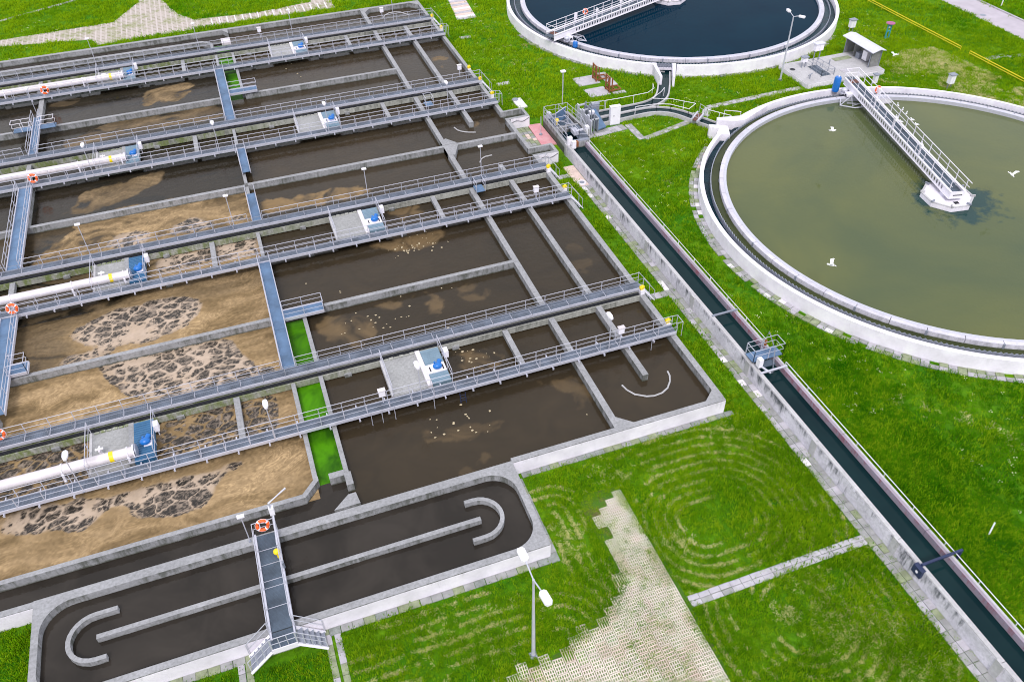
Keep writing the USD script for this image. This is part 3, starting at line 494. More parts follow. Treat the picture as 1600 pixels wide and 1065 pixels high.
for k, s in enumerate(STRIP):
    gap = [(-16.65, -15.6), (-1.32, -.42)] if k else []
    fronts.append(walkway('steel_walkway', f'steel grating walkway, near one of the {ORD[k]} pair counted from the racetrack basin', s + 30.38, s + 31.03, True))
    gaps = {0: [(-16.65, -15.5), (-1.3, -.45)], 1: [(-16.65, -15.5), (-1.3, -.3)], 2: [(-16.5, -15.5), (-1.35, -.45)], 3: []}[k]
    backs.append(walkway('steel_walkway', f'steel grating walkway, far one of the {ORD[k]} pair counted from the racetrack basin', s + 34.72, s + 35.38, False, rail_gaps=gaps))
    for t, y, fr in ((fronts[-1], s + 30.7, True), (backs[-1], s + 35.05, False)):
        # end flight of steps with two sloping rails
        b = MB()
        for i in range(4): b.box(20.56 + .2 * i, 20.78 + .2 * i, y - .3, y + .3, WZ - .27 * (i + 1) - .04, WZ - .27 * (i + 1))
        if not fr or k == 1:
            obj(t, 'steps', b, M['galv']); 
            obj(t, 'stringer', MB().tube([(20.5, y - .33, WZ - .08), (21.45, y - .33, .05)], .045, 4), M['white']); obj(t, 'stringer', MB().tube([(20.5, y + .33, WZ - .08), (21.45, y + .33, .05)], .045, 4), M['white'])
            for dy in (-.33, .33): rail_run(t, (20.52, y + dy), (21.4, y + dy), np.array([WZ, .1]), h=.75, step=.8, mid=False)
        else:
            obj(t, 'end_rail', MB().tube([(20.5, y - .32, WZ + .7), (20.85, y - .32, WZ + .66), (20.85, y + .32, WZ + .66), (20.5, y + .32, WZ + .7)], .02, 6).tube([(20.85, y - .32, WZ + .66), (20.85, y - .32, .9)], .018, 5).tube([(20.85, y + .32, WZ + .66), (20.85, y + .32, .9)], .018, 5), M['galv'])
def small_thing(name, label, cat, loc, build, group=None, rz=0):
    t = thing(name, label, cat, group, loc, rz); build(t); return t
# yellow winch boxes at the walkway ends
def winch(t):
    obj(t, 'housing', MB().box(-.13, .08, -.10, .10, -.02, .19).ball((.02, -.02, .19), .10, 1), M['yellow'], True); obj(t, 'knob', MB().cyl(.14, 0, .05, .16, .045, 8), M['yellow']); obj(t, 'pedestal', MB().box(-.13, .13, -.17, .1, -.45, -.02), M['white'])
for (x, y), w in zip(((20.42, 34.63), (20.43, 31.33), (20.42, 50.0), (20.46, 46.95), (20.42, 66.05), (20.46, 62.95), (20.46, 81.6), (20.48, 78.4), (20.35, 69.1)),
        ('right end of the first pair, far walkway', 'right end of the first pair, near walkway', 'right end of the second pair, far walkway', 'right end of the second pair, near walkway', 'right end of the third pair, far walkway', 'right end of the third pair, near walkway', 'right end of the farthest pair, far walkway', 'right end of the farthest pair, near walkway', None)):
    small_thing('yellow_winch', f'yellow winch box at the {w}' if w else 'small yellow box on the tank right wall between third and farthest walkway pairs', 'winch', (x, y, 1.32 if w else 1.1), winch)

# aerator platforms in the strips
def aerator(k, side):
    s = STRIP[k]; left = side == 'left'; x0, x1, x2 = (-11.2, -9.4, -8.15) if left else (4.12, 6.0, 7.32)
    t = thing('aerator_platform', f'concrete aerator platform with blue motor and covers, {side} one in the {ORD[k]} walkway pair', 'aerator')
    y0, y1 = s + 31.42, s + 34.44
    obj(t, 'platform_slab', MB().box(x0, x1, y0, y1, .72, WT + .02), M['conc_rough']); obj(t, 'platform_edge', MB().box(x0 - .14, x0, y0, y1, .66, WT + .05), M['conc_light'])
    obj(t, 'kerb_stones', MB().poly(unary_union([sbox(x0 + .1 + .3 * i, y1 - .16, x0 + .34 + .3 * i, y1 - .05 + .04 * (i % 2)) for i in range(6)]), WT + .02, WT + .07), M['conc_moss'])
    obj(t, 'bearing_beam', MB().box(x1, x1 + .26, y0 + .02, y1 - .1, .8, WT + .16), M['slab_c'] if not left else M['conc'])
    cm = M['cover_blue'] if left and k < 2 else M['cover_pale']; c0, c1 = x1 + .27, x2
    yc = s + 32.5
    def ribbed(a, b):
        m = MB().box(c0, c1, a, b, .85, WT + .20)
        for i in range(int((b - a) / .16)): m.box(c0 + .02, c1 - .02, a + .05 + .16 * i, a + .12 + .16 * i, WT + .2, WT + .222)
        return m
    if left:
        obj(t, 'cover', ribbed(y0, y1 - .25), cm); base = MB().box(c0 + .48, c1 - .12, yc - .2, yc + .14, WT + .2, WT + .27)
    else:
        obj(t, 'cover', ribbed(y0, yc - .3), cm); obj(t, 'cover', ribbed(yc + .42, y1 - .25), cm)
        base = MB().box(c0 - .04, c1 - .02, yc - .28, yc + .40, WT - .1, WT + .24)
        for xx in (c0 + .12, c1 - .2): obj(t, 'slot', MB().box(xx, xx + .07, yc - .18, yc + .2, WT + .24, WT + .25), M['dark'])
    obj(t, 'motor_base', base, M['white'])
    mo = obj(t, 'motor', MB().ball((c0 + .58, yc + .0, WT + .40), .23, 2, (1.15, .9, .8)).tube([(c0 + .66, yc + .1, WT + .42), (c0 + .78, yc + .34, WT + .46)], .13, 10), M['blue'], 40)
    obj(mo, 'terminal_box', MB().box(c0 + .44, c0 + .54, yc + .2, yc + .3, WT + .3, WT + .5), M['blue'])
    rail_run(t, (x0 - .06, y0), (x0 - .06, y1 - .02), WT + .04, h=.85, step=1.5, mat='galv'); rail_run(t, (x2 + .06, y0), (x2 + .06, y1 - .02), WT + .04, h=.85, step=1.0, mat='galv')
    obj(t, 'control_box', MB().box(x2 + .10, x2 + .34, s + 33.0, s + 33.4, WT + .35, WT + .8).box(x2 + .19, x2 + .23, s + 33.18, s + 33.22, .9, WT + .36), M['white'])
    return t
M['conc_rough'] = concrete('rough_platform_concrete', (.34, .34, .345), dirt=(.17, .17, .165), top_dirt=.5, streak=.5)
for k in range(4):
    aerator(k, 'right'); aerator(k, 'left')

# white air pipes running to the left platforms
def pipe(k):
    s = STRIP[k]; y, z, r = s + 31.92, 1.50, .265
    t = thing('air_pipe', f'thick white pipe with yellow band, into left aerator of the {ORD[k]} walkway pair', 'pipe')
    obj(t, 'pipe', MB().tube([(-24, y, z), (-9.05, y, z)], r, 20), M['pipe'], 40)
    obj(t, 'yellow_band', MB().tube([(-10.2, y, z), (-10.0, y, z)], r + .012, 20), M['yellow'], 40)
    for x in (-9.05, -8.95): obj(t, 'flange', MB().tube([(x - .03, y, z), (x + .03, y, z)], r + .09, 20), M['white'] if x < -9 else M['galv_d'], 40)
    for x in (-18.8, -15.9, -12.4, -9.35):
        obj(t, 'saddle', MB().tube([(x, y + r * 1.08 * math.cos(a), z + r * 1.08 * math.sin(a)) for a in np.linspace(-.3, math.pi + .3, 12)], .035, 5).box(x - .05, x + .05, y - .36, y - .24, .9, z - .05).box(x - .05, x + .05, y - .42, y - .16, .98, 1.06).box(x - .05, x + .05, y + .26, y + .34, .9, z), M['white'])
    # thin side pipe with valve
    zz = 1.25; obj(t, 'side_pipe', MB().tube([(-12.2, y + .46, zz), (-10.9, y + .46, zz), (-10.55, y + .62, zz)], .05, 8), M['pipe'], 40); obj(t, 'side_band', MB().tube([(-11.1, y + .46, zz), (-10.95, y + .46, zz)], .065, 8), M['yellow'])
    obj(t, 'valve', MB().cyl(-10.72, y + .75, 1.05, 1.55, .07, 8).tube([(-10.9, y + .75, 1.5), (-10.52, y + .75, 1.5)], .06, 6).tube([(-10.72, y + .6, 1.45), (-10.72, y + .98, 1.45)], .05, 6), M['white'], 40)
for k in range(4): pipe(k)

for x in (2.6, 3.17, 3.85, 6.0, 18.9):
    obj(fronts[0], 'probe_rod', MB().tube([(x, 30.27, .3), (x, 30.27, 1.5)], .018, 5), M['galv'])
lad = MB().tube([(7.42, 30.22, 1.2), (7.42, 30.1, .5)], .02, 5).tube([(7.72, 30.22, 1.2), (7.72, 30.1, .5)], .02, 5)
for z in (.65, .85, 1.05): lad.tube([(7.42, 30.18, z), (7.72, 30.18, z)], .015, 4)
obj(fronts[0], 'ladder', lad, M['navy'])

# ---- blue decked cross bridges and their small platforms
def bridge(name, label, x0, x1, y0, y1, plat=None, joints=2, mat='grate_blue', rails=('l', 'r'), rail_mat='galv'):
    t = thing(name, label, 'bridge')
    ys = np.linspace(y0, y1, joints + 1)
    for i in range(joints): obj(t, 'deck_plate', MB().box(x0 + .05, x1 - .05, ys[i] + .008, ys[i + 1] - .008, WZ - .05, WZ - .02 + .006 * (i % 2)), M[mat])
    obj(t, 'edge_beam', MB().box(x0, x0 + .05, y0, y1, WZ - .16, WZ + .06), M['galv']); obj(t, 'edge_beam', MB().box(x1 - .05, x1, y0, y1, WZ - .16, WZ + .06), M['galv'])
    for r_, x in (('l', x0 + .02), ('r', x1 - .02)):
        if r_ in rails: rail_run(t, (x, y0), (x, y1), WZ, step=1.4, mat=rail_mat)
    if plat:
        px0, px1, py0, py1 = plat
        obj(t, 'platform_deck', MB().box(px0, px1, py0 + .05, py1 - .05, WZ - .06, WZ - .03), M[mat])
        for a, b in ((py0, py0 + .05), (py1 - .05, py1)): obj(t, 'edge_beam', MB().box(px0, px1, a, b, WZ - .16, WZ + .04), M['galv'])
        out = px1 if px1 > x1 else px0
        obj(t, 'edge_beam', MB().box(out - .025, out + .025, py0, py1, WZ - .15, WZ + .03), M['galv'])
        rail_run(t, (px0, py0 + .02), (px1, py0 + .02), WZ, step=1.1); rail_run(t, (px0, py1 - .02), (px1, py1 - .02), WZ, step=1.1); rail_run(t, (out, py0 + .02), (out, py1 - .02), WZ, step=1.0)
    return t
bridge('cross_bridge', 'blue decked footbridge above the green channel between first and second walkway pairs', -1.26, -.5, 35.4, 45.83, (-.48, 1.88, 39.66, 40.56), 3)
bridge('cross_bridge', 'blue decked footbridge over the green channel just behind the second walkway pair', -1.05, -.38, 50.85, 54.6, None, 1)
bridge('cross_bridge', 'short blue decked landing stage hanging from the third walkway pair over brown water', -.98, -.32, 57.75, 61.5, None, 1)
bridge('cross_bridge', 'blue decked footbridge over the green channel between third and farthest pairs', -1.3, -.5, 66.5, 77.05, (-.48, 1.86, 71.4, 72.35), 2)
bridge('cross_bridge', 'narrow blue footbridge at the left edge between first and second walkway pairs, nearest', -16.45, -15.5, 37.3, 45.8, (-15.5, -14.6, 40.3, 41.25), 4)
bridge('cross_bridge', 'narrow blue footbridge at the left edge between second and third walkway pairs', -16.55, -15.65, 50.9, 61.4, None, 4)
t_ = bridge('cross_bridge', 'pale blue footbridge with a cross platform at the upper left, between third and farthest pairs', -16.2, -15.62, 66.4, 73.1, None, 4)
obj(t_, 'platform_deck', MB().box(-17.6, -16.22, 70.85, 71.6, WZ - .06, WZ - .02).box(-15.6, -14.4, 70.85, 71.6, WZ - .061, WZ - .021), M['grate_blue'])
for a, b in (((-17.6, 71.6), (-16.22, 71.6)), ((-17.6, 70.85), (-16.22, 70.85)), ((-17.6, 70.85), (-17.6, 71.6)), ((-15.6, 71.6), (-14.4, 71.6)), ((-15.6, 70.85), (-14.4, 70.85)), ((-14.4, 70.85), (-14.4, 71.6))):
    rail_run(t_, a, b, WZ, h=.7, step=.8, mat='white')
wall(-16.1, -15.72, 71.9, 77.3); wall(-16.1, -15.72, 56.5, 61.8); wall(-16.15, -15.8, 26.7, 30.9); wall(-16.25, -15.9, 35, 37.4)

# ---- bridge with two flights of stairs over the racetrack basin
bb = thing('basin_bridge', 'steel footbridge with double stairs crossing the racetrack basin', 'bridge')
X0, X1 = -4.0, -3.05; ys = [19.75, 20.9, 21.9, 22.25, 23.1, 23.9, 24.75]
for i in range(6): obj(bb, 'deck_plate', MB().box(X0 + .05, X1 - .05, ys[i] + .012, ys[i + 1] - .012, 1.27, 1.30 + .004 * (i % 2)), M['grate_dark'])
for i in range(1, 6): obj(bb, 'joint_bar', MB().box(X0 + .05, X1 - .05, ys[i] - .012, ys[i] + .012, 1.26, 1.306), M['galv'])
for x in (X0, X1): obj(bb, 'edge_beam', MB().box(x - .035, x + .035, 19.4, 24.85, 1.1, 1.36), M['galv'])
obj(bb, 'landing', MB().box(X0 - .05, X1 + .05, 18.98, 19.73, 1.24, 1.28), M['grate_dark']); 
for x in (X0, X1): rail_run(bb, (x, 19.75), (x, 24.85), 1.32, h=.82, step=1.0)
rail_run(bb, (X0, 24.85), (X1, 24.85), 1.32, h=.82, step=1.0)
rail_run(bb, (X0 - .02, 18.97), (X1 + .02, 18.97), 1.28, h=.82, step=.3)
obj(bb, 'kick_plate', MB().box(X0 - .05, X1 + .05, 18.94, 18.965, 1.02, 1.34), M['white'])
for sgn, xa in ((-1, X0 - .05), (1, X1 + .05)):
    for i in range(5):
        xx = xa + sgn * .2 * i; b = MB().box(min(xx, xx + sgn * .24), max(xx, xx + sgn * .24), 19.0, 19.72, 1.24 - .215 * (i + 1), 1.27 - .215 * (i + 1)); obj(bb, 'stair_tread', b, M['galv_d'])
    xe = xa + sgn * 1.05
    for yy in (18.97, 19.74): obj(bb, 'stringer', MB().obox((0, 0), 0, min(xa, xa), max(xa, xa) + .001, yy - .02, yy + .02, 1.0, 1.25).tube([(xa, yy, 1.16), (xe, yy, .1)], .075, 4), M['white'])
    for yy in (18.97, 19.78):
        rail_run(bb, (xa, yy), (xe, yy), np.array([1.28, .18]), h=.8, step=.3 if yy < 19 else .8)
obj(bb, 'davit', MB().tube([(X1 + .02, 24.75, 1.2), (X1 + .06, 24.8, 3.3), (X1 + .9, 25.2, 3.5)], .05, 6), M['galv']); obj(bb, 'junction_box', MB().box(X1 - .03, X1 + .18, 24.7, 24.95, 2.5, 2.95), M['white'])
obj(bb, 'winch_arm', MB().tube([(X1, 23.3, 2.2), (X1 + .1, 24.6, 2.6)], .04, 6), M['galv']); obj(bb, 'winch', MB().ball((X1 - .12, 23.3, 1.75), .15, 1).cyl(X1 - .12, 23.3, 1.3, 1.75, .04, 6), M['yellow'], 40); obj(bb, 'pump_head', MB().cyl(X1 + .02, 22.7, 1.3, 1.7, .08, 8), M['galv_d'], 40)

# ---- lifebuoys
def buoy(label, loc, lean=0., r=.265, hold=None):
    t = thing('lifebuoy', label, 'lifebuoy', None, loc)
    ring = MB(); a = np.linspace(0, 2 * np.pi, 25)[:-1]
    P = lambda rr, aa: np.stack([rr * np.cos(aa), rr * np.sin(aa) * math.sin(lean), rr * np.sin(aa) * math.cos(lean)], -1)
    obj(t, 'ring', ring.tube(P(r * .78, a), r * .25, 8, closed=True), M['orange'], True)
    for q in range(4):
        aa = np.linspace(-.13, .13, 4) + q * np.pi / 2 + .6; obj(t, 'white_band', MB().tube(P(r * .78, aa), r * .27, 8), M['white'], 40)
    obj(t, 'rope', MB().tube(P(r * 1.06, np.linspace(0, 2 * np.pi, 21)[:-1]), .010, 4, closed=True).tube(P(r * .6, np.array([.6, 2.2, 3.9])), .025, 4), M['white'])
buoy('orange lifebuoy on the head railing of the racetrack basin bridge', (-3.55, 24.80, 1.92), .35, .31)
buoy('orange lifebuoy at the left edge, on the near walkway of the second pair', (-15.58, 45.80, 1.86), .3, .33)
buoy('orange lifebuoy at the left, on the near walkway of the third pair', (-15.38, 61.52, 1.86), .3, .34)
buoy('orange lifebuoy at the left, on the near walkway of the farthest pair', (-15.35, 76.95, 1.86), .3, .34)
buoy('orange lifebuoy half out of the picture on the far walkway of the first pair', (-15.42, 35.2, 1.8), .3, .31)

# ---- lamps on the walkways
def lamp(label, x, y, z0, h, size=1.0, group=None):
    t = thing('walkway_lamp', label, 'lamp', group, (x, y, 0))
    obj(t, 'post', MB().tube([(0, 0, z0), (0, 0, z0 + h)], .025, 6), M['galv'])
    if size >= 1:
        obj(t, 'lamp_head', MB().poly(Polygon([(-.06, -.1), (.06, -.1), (.13, .12), (.12, .42), (.05, .5), (-.05, .5), (-.12, .42), (-.13, .12)]), z0 + h - .03, z0 + h + .07).moved((0, 0, 0)), M['white'])
    else:
        obj(t, 'lamp_head', MB().box(-.16, .16, -.09, .09, z0 + h - .01, z0 + h + .07).box(-.10, .10, -.06, .06, z0 + h + .07, z0 + h + .095), M['white'])
    obj(t, 'base_plate', MB().box(-.06, .06, -.06, .06, z0 - .01, z0 + .02), M['galv_d'])
XN = ['by the left aerator', 'beside the green channel', 'by the right aerator', 'near its right end']
for x, w in zip((-11.48, -2.3, 5.38, 16.25), XN): lamp(f'white lamp on thin post, near walkway of the first pair, {w}', x, 30.4, 1.2, 2.42)
for x, w in zip((-11.46, -2.27, 7.05, 15.5), XN): lamp(f'small flat lamp on thin post, far walkway of the second pair, {w}', x, 50.85, 1.3, 2.3, .5)
for x, w in zip((-11.38, -2.2, 6.27, 16.18), XN): lamp(f'white lamp on thin post, near walkway of the third pair, {w}', x, 61.5, 1.2, 2.42)
for x, w in zip((-11.35, -2.19, 6.58, 16.62), XN): lamp(f'small flat lamp on thin post, far walkway of the farthest pair, {w}', x, 82.0, 1.3, 2.5, .5)
lamp('small flat lamp on the wall beside the racetrack basin bridge', -4.3, 24.85, 1.0, 1.85, .5)
lamp('white lamp at the upper left by the pale blue cross platform', -15.95, 73.6, 1.2, 2.3)
# ---- control boxes on the railings
def cbox(t):
    obj(t, 'box', MB().box(-.17, .17, -.10, .10, -.15, .25), M['white']); obj(t, 'lid', MB().box(-.2, .2, -.13, .13, .25, .29), M['pipe']); obj(t, 'stand', MB().box(-.03, .03, -.03, .03, -.75, -.15), M['galv'])
for (x, y), w in (((3.42, 30.95), 'near walkway of the first pair, left of the right aerator'), ((17.22, 30.95), 'near walkway of the first pair, close to its right end'), ((18.1, 46.5), 'near walkway of the second pair, close to its right end'), ((19.04, 67.6), 'corner of brown water behind the third walkway pair'), ((3.6, 83.0), 'far walkway of the farthest pair, middle'), ((15.76, 83.4), 'far walkway of the farthest pair, right end')):
    small_thing('control_box', f'small white control box, {w}', 'control box', (x, y, 1.95), cbox)
def gate(t):
    obj(t, 'deck', MB().box(-.3, .35, -.55, .35, -.04, 0), M['grate_blue'])
    for a, b in (((-.3, -.55), (-.3, .35)), ((.35, -.55), (.35, .35)), ((-.3, .35), (.35, .35))): rail_run(t, a, b, 0, h=.75, step=1)
small_thing('sluice_stand', 'small blue decked stand with rails inside the second walkway pair, over a cross wall', 'platform', (14.75, 49.3, 1.28), gate)
small_thing('sluice_stand', 'small blue decked stand with rails inside the third walkway pair, over a cross wall', 'platform', (14.95, 63.4, 1.28), gate)
# white gate and curved rail in the far left channel
o = obj('/World', 'channel_gate', MB().box(-.1, .75, 83.0, 84.2, 1.0, 1.25).box(-.02, .67, 83.1, 84.1, 1.25, 1.27), M['pipe']); tag(o, 'pale box cover over the far end of the green channel', 'cover')
# ------------------------------------------------------------------ canal on the right
canal = thing('effluent_canal', 'long straight concrete canal with stained white outer wall and dark green water', 'canal')
ysg = np.arange(-4, 53.5, 6.2); ysg[-1] = 53.2
for a, b in zip(ysg[:-1], ysg[1:]):
    obj(canal, 'wall', MB().box(23.22, 23.45, a + .012, b - .012, 0, WT), M['conc_light'])
    obj(canal, 'wall_face', MB().box(23.205, 23.222, a + .012, b - .012, 0, WT - .05), M['stain_wall'], label='white outer face with black drip stains')
    obj(canal, 'wall', MB().box(24.82, 25.06, a + .012, b - .012, 0, .87), M['red_wall'])
    obj(canal, 'coping', MB().box(24.95, 25.07, a + .02, b - .02, .87, .885), M['conc_light'])
    obj(canal, 'wall_pier', MB().box(23.16, 23.24, b - .2, b + .2, 0, WT + .012), M['conc_light'])
obj('/World', 'canal_water', MB().box(23.4, 24.9, -4, 53.3, .2, .5), M['w_canal'], kind='structure')
cr = thing('canal_handrail', 'long low white handrail along the grass side of the canal', 'handrail')
rail_run(cr, (25.1, -3), (25.1, 26.2), .0, h=1.08, step=2.1, mat='white', mid=False, r=.016); rail_run(cr, (25.1, 28.2), (25.1, 53.0), .0, h=1.08, step=2.1, mat='white', mid=False, r=.016)
for y, nm, mt in ((31.13, 'thin steel cross beam over the canal above the small crossing', 'galv_d'), (25.95, 'pale steel cross beam over the canal just below the small crossing', 'galv')):
    o = obj('/World', 'cross_beam', MB().box(23.3, 25.0, y - .05, y + .05, 1.0, 1.08), M[mt]); tag(o, nm, 'beam')
cb = thing('canal_beam', 'dark navy steel beam with bracket box spanning the canal at the lower right', 'beam')
obj(cb, 'beam', MB().box(23.3, 25.5, 13.06, 13.17, 1.02, 1.11), M['navy']); obj(cb, 'bracket_box', MB().box(23.06, 23.3, 12.8, 13.32, .55, 1.02), M['navy']); obj(cb, 'label_plate', MB().box(23.045, 23.06, 12.98, 13.1, .72, .86), M['white']); obj(cb, 'end_post', MB().box(25.4, 25.5, 13.06, 13.17, 0, 1.02), M['navy'])
# small crossing
cx = thing('canal_crossing', 'small steel crossing with railings, hoist tripod and white box over the canal', 'footbridge')
obj(cx, 'deck', MB().box(23.3, 25.2, 26.75, 27.5, 1.12, 1.17), M['grate_blue']); obj(cx, 'deck', MB().box(23.45, 24.5, 26.3, 26.74, 1.0, 1.05), M['grate_dark'])
for a, b in (((23.3, 27.52), (24.3, 27.52)), ((23.3, 26.74), (25.2, 26.74)), ((25.2, 26.74), (25.2, 27.52)), ((24.4, 27.52), (25.2, 27.52)), ((23.3, 26.74), (23.3, 27.5))): rail_run(cx, a, b, 1.17, h=.8, step=.9)
obj(cx, 'white_box', MB().box(23.3, 23.55, 26.2, 26.5, 1.2, 1.75), M['white']); obj(cx, 'pipe_stub', MB().tube([(23.5, 26.2, 1.25), (23.95, 25.9, .9)], .06, 6), M['galv'])
obj(cx, 'gate_spindle', MB().tube([(24.35, 26.2, .5), (24.42, 26.6, 2.1)], .035, 5), M['galv_d']); obj(cx, 'hoist_leg', MB().tube([(24.75, 28.0, .9), (25.1, 28.1, 1.75), (25.2, 27.6, 1.1)], .035, 5), M['galv_d']); obj(cx, 'gear', MB().cyl(24.72, 27.75, 1.17, 1.5, .09, 8), M['rust'])

# ------------------------------------------------------------------ the two round clarifiers
def ringpoly(c, r0, r1, a0=0, a1=360, n=120):
    if a1 - a0 >= 360: return Point(c).buffer(r1, quad_segs=40).difference(Point(c).buffer(r0, quad_segs=40))
    return Polygon(arc(c, r1, a0, a1, n) + arc(c, r0, a1, a0, n))
def clarifier(c, label, gap, wmat, wz, which):
    t = thing('clarifier_tank', label, 'clarifier')
    g0, g1 = gap
    obj(t, 'outer_wall', MB().poly(ringpoly(c, 16.86, 17.14, g1, g0 + 360, 140), 0, WT), M['white_clean'], 35)
    obj(t, 'outer_coping', MB().poly(ringpoly(c, 16.85, 17.0, g1, g0 + 360, 140), WT, WT + .012), M['white_clean'])
    for i in range(48):
        a = i * 7.5
        obj(t, 'ring_segment', MB().poly(ringpoly(c, 15.26, 15.70, a + .07, a + 7.43, 8), .2, WT - .05), M['ring'], 35)
        if i % 2: obj(t, 'ring_bracket', MB().obox(c, math.radians(a + 7.5), 15.66, 15.74, -.06, .06, .5, WT - .045), M['galv_d'])
    obj(t, 'runway_rail', MB().poly(ringpoly(c, 15.22, 15.40, 0, 360), .3, WT - .03), M['galv'], 35)
    pts = []
    for i in range(720):
        pts.append(math.radians(i * .5))
    w = MB()
    zt = np.where(np.arange(720) % 2, .74, .84); R0, R1 = 16.28, 16.33; A = np.array(pts)
    v = np.vstack([np.c_[c[0] + R * np.cos(A), c[1] + R * np.sin(A), z] for R, z in ((R0, np.full(720, .2)), (R0, zt), (R1, zt), (R1, np.full(720, .2)))])
    f = []
    for i in range(720):
        j = (i + 1) % 720
        for k in range(3): f += [(k * 720 + i, k * 720 + j, (k + 1) * 720 + j), (k * 720 + i, (k + 1) * 720 + j, (k + 1) * 720 + i)]
    obj(t, 'notched_weir', w.add(v, f), M['galv_d'])
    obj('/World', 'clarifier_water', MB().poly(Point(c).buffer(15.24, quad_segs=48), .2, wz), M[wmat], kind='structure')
    obj('/World', 'launder_water', MB().poly(ringpoly(c, 15.65, 16.29), .2, .62), M['w_launder' if which == 2 else 'w_dark'], kind='structure')
    obj('/World', 'launder_water', MB().poly(ringpoly(c, 16.31, 16.9), .2, .42), M['w_dark'], kind='structure')
    p = thing('clarifier_pier', f'white octagonal concrete pier in the middle of the {"olive green" if which == 2 else "dark blue"} clarifier water', 'pier')
    oc = Polygon(arc(c, 1.76, 14, 374, 9)[:-1]); inner_ = oc.buffer(-.12)
    obj(p, 'block', MB().poly(oc, .1, 1.02), M['white_wall']); obj(p, 'kerb', MB().poly(oc.buffer(.015).difference(inner_), 1.02, 1.05), M['conc_light'])
    for q in range(8):
        a = math.radians(14 + 45 * q); obj(p, 'lifting_lug', MB().obox(c, a, 1.5, 1.82, -.05, .05, 1.05, 1.17), M['conc_light'] if q % 2 else M['galv_d'])
    obj(p, 'sump', MB().obox(c, math.radians(-100), .95, 1.25, -.18, .18, 1.02, 1.03), M['dark']); obj(p, 'bearing', MB().cyl(c[0], c[1], 1.02, 1.34, .5, 24), M['galv'], 40)
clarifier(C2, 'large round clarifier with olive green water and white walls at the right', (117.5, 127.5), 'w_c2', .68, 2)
clarifier(C1, 'large round clarifier with dark blue water and white walls, at the top', (-121.7, -115.6), 'w_c1', .68, 1)
def scraper_bridge(label, c, deg):
    t = thing('scraper_bridge', label, 'bridge', None, (c[0], c[1], 0), deg)
    u0, u1 = -.95, 17.25
    web = sbox(u0, 0, u1, .5); holes = [shapely.affinity.scale(Point(u, .25).buffer(1, quad_segs=5), .11, .17) for u in np.arange(.2, 14.6, .36)]
    m = trimesh.creation.extrude_polygon(web.difference(unary_union(holes)), .04, engine='earcut'); v = m.vertices
    for s in (-1, 1):
        w0 = s * .5 - .02
        obj(t, 'web_plate', MB().add(np.c_[v[:, 0], w0 + v[:, 2], 1.32 + v[:, 1]], m.faces if s < 0 else m.faces), M['white'])
        obj(t, 'flange', MB().box(u0, u1, s * .5 - .075, s * .5 + .075, 1.82, 1.86), M['white']); obj(t, 'flange', MB().box(u0, u1, s * .5 - .06, s * .5 + .06, 1.29, 1.32), M['white'])
        n = 14; us = np.linspace(u0 + .2, u1, n + 1)
        r_ = obj(t, 'handrail', MB().tube([(u0 - .3 * (s < 0) + .0, s * .56, 2.62), (u1, s * .56, 2.62)], .026, 6).tube([(u0 - .2 * (s < 0), s * .56, 2.24), (u1, s * .56, 2.24)], .02, 5), M['white'])
        for u in us: obj(r_, 'post', MB().box(u - .02, u + .02, s * .56 - .02, s * .56 + .02, 1.8, 2.61), M['white'])
    for i, u in enumerate(np.arange(u0 + .1, u1 - .1, 1.03)): obj(t, 'deck_panel', MB().box(u, u + 1.0, -.42, .42, 1.66, 1.70), M['grate_dark'])
    obj(t, 'end_plate', MB().box(u0 - .03, u0, -.52, .52, 1.30, 1.86), M['white']); obj(t, 'end_slot', MB().box(u0 - .035, u0 - .028, -.36, .30, 1.52, 1.60), M['dark'])
    obj(t, 'end_rail', MB().tube([(u1, -.56, 2.62), (u1, .56, 2.62)], .024, 6).tube([(u1, -.56, 2.24), (u1, .56, 2.24)], .02, 5), M['white'])
    obj(t, 'end_hatch', MB().box(16.4, 17.0, -.42, .42, 1.70, 1.73), M['brown'])
    # end carriage that runs on the ring, drive motor and skimmer frame
    obj(t, 'end_carriage', MB().box(15.2, 15.75, -1.0, 1.0, 1.08, 1.3), M['white'])
    for w in (-.85, .85): obj(t, 'wheel', MB().tube([(15.35, w, 1.13), (15.6, w, 1.13)], .17, 14), M['dark'], 40)
    obj(t, 'drive_motor', MB().ball((16.0, .95, 1.35), .26, 2, (1, 1, .8)).box(15.8, 16.2, .7, 1.2, 1.05, 1.15), M['galv'], 40)
    sk = MB().tube([(15.1, 1.6, 1.1), (14.3, 1.9, .85), (13.7, .9, .85), (13.9, -1.2, .85), (15.1, -1.8, 1.0)], .05, 5).tube([(15.1, .6, 1.3), (14.3, 1.9, .85)], .035, 5).tube([(15.1, -.4, 1.3), (13.75, .3, .85)], .035, 5).tube([(14.6, 1.2, .85), (14.1, -1.0, .85)], .03, 5).tube([(15, .7, 1.2), (14.0, 1.0, .9), (14.9, -1.5, .9)], .03, 5)
    obj(t, 'skimmer_frame', sk, M['galv']); obj(t, 'scum_tray', MB().box(14.3, 15.1, -2.6, -1.3, .72, .8), M['conc_light'])
    obj(t, 'small_box', MB().box(13.2, 13.45, -.7, -.5, 2.0, 2.6), M['white'])
    for u in (4.0, 8.2, 11.6):
        obj(t, 'light_stand', MB().box(u - .025, u + .025, .5, .55, 1.86, 3.0).box(u - .14, u - .09, .5, .55, 1.86, 2.9).box(u - .2, u + .04, .44, .6, 2.55, 2.8), M['white'])
    return t
sb2 = scraper_bridge('long white scraper bridge with pierced girders over the olive green clarifier', C2, 76.0)
sb1 = dup(sb2, 'long white scraper bridge with pierced girders over the dark blue clarifier', (C1[0], C1[1], 0), 201.6)
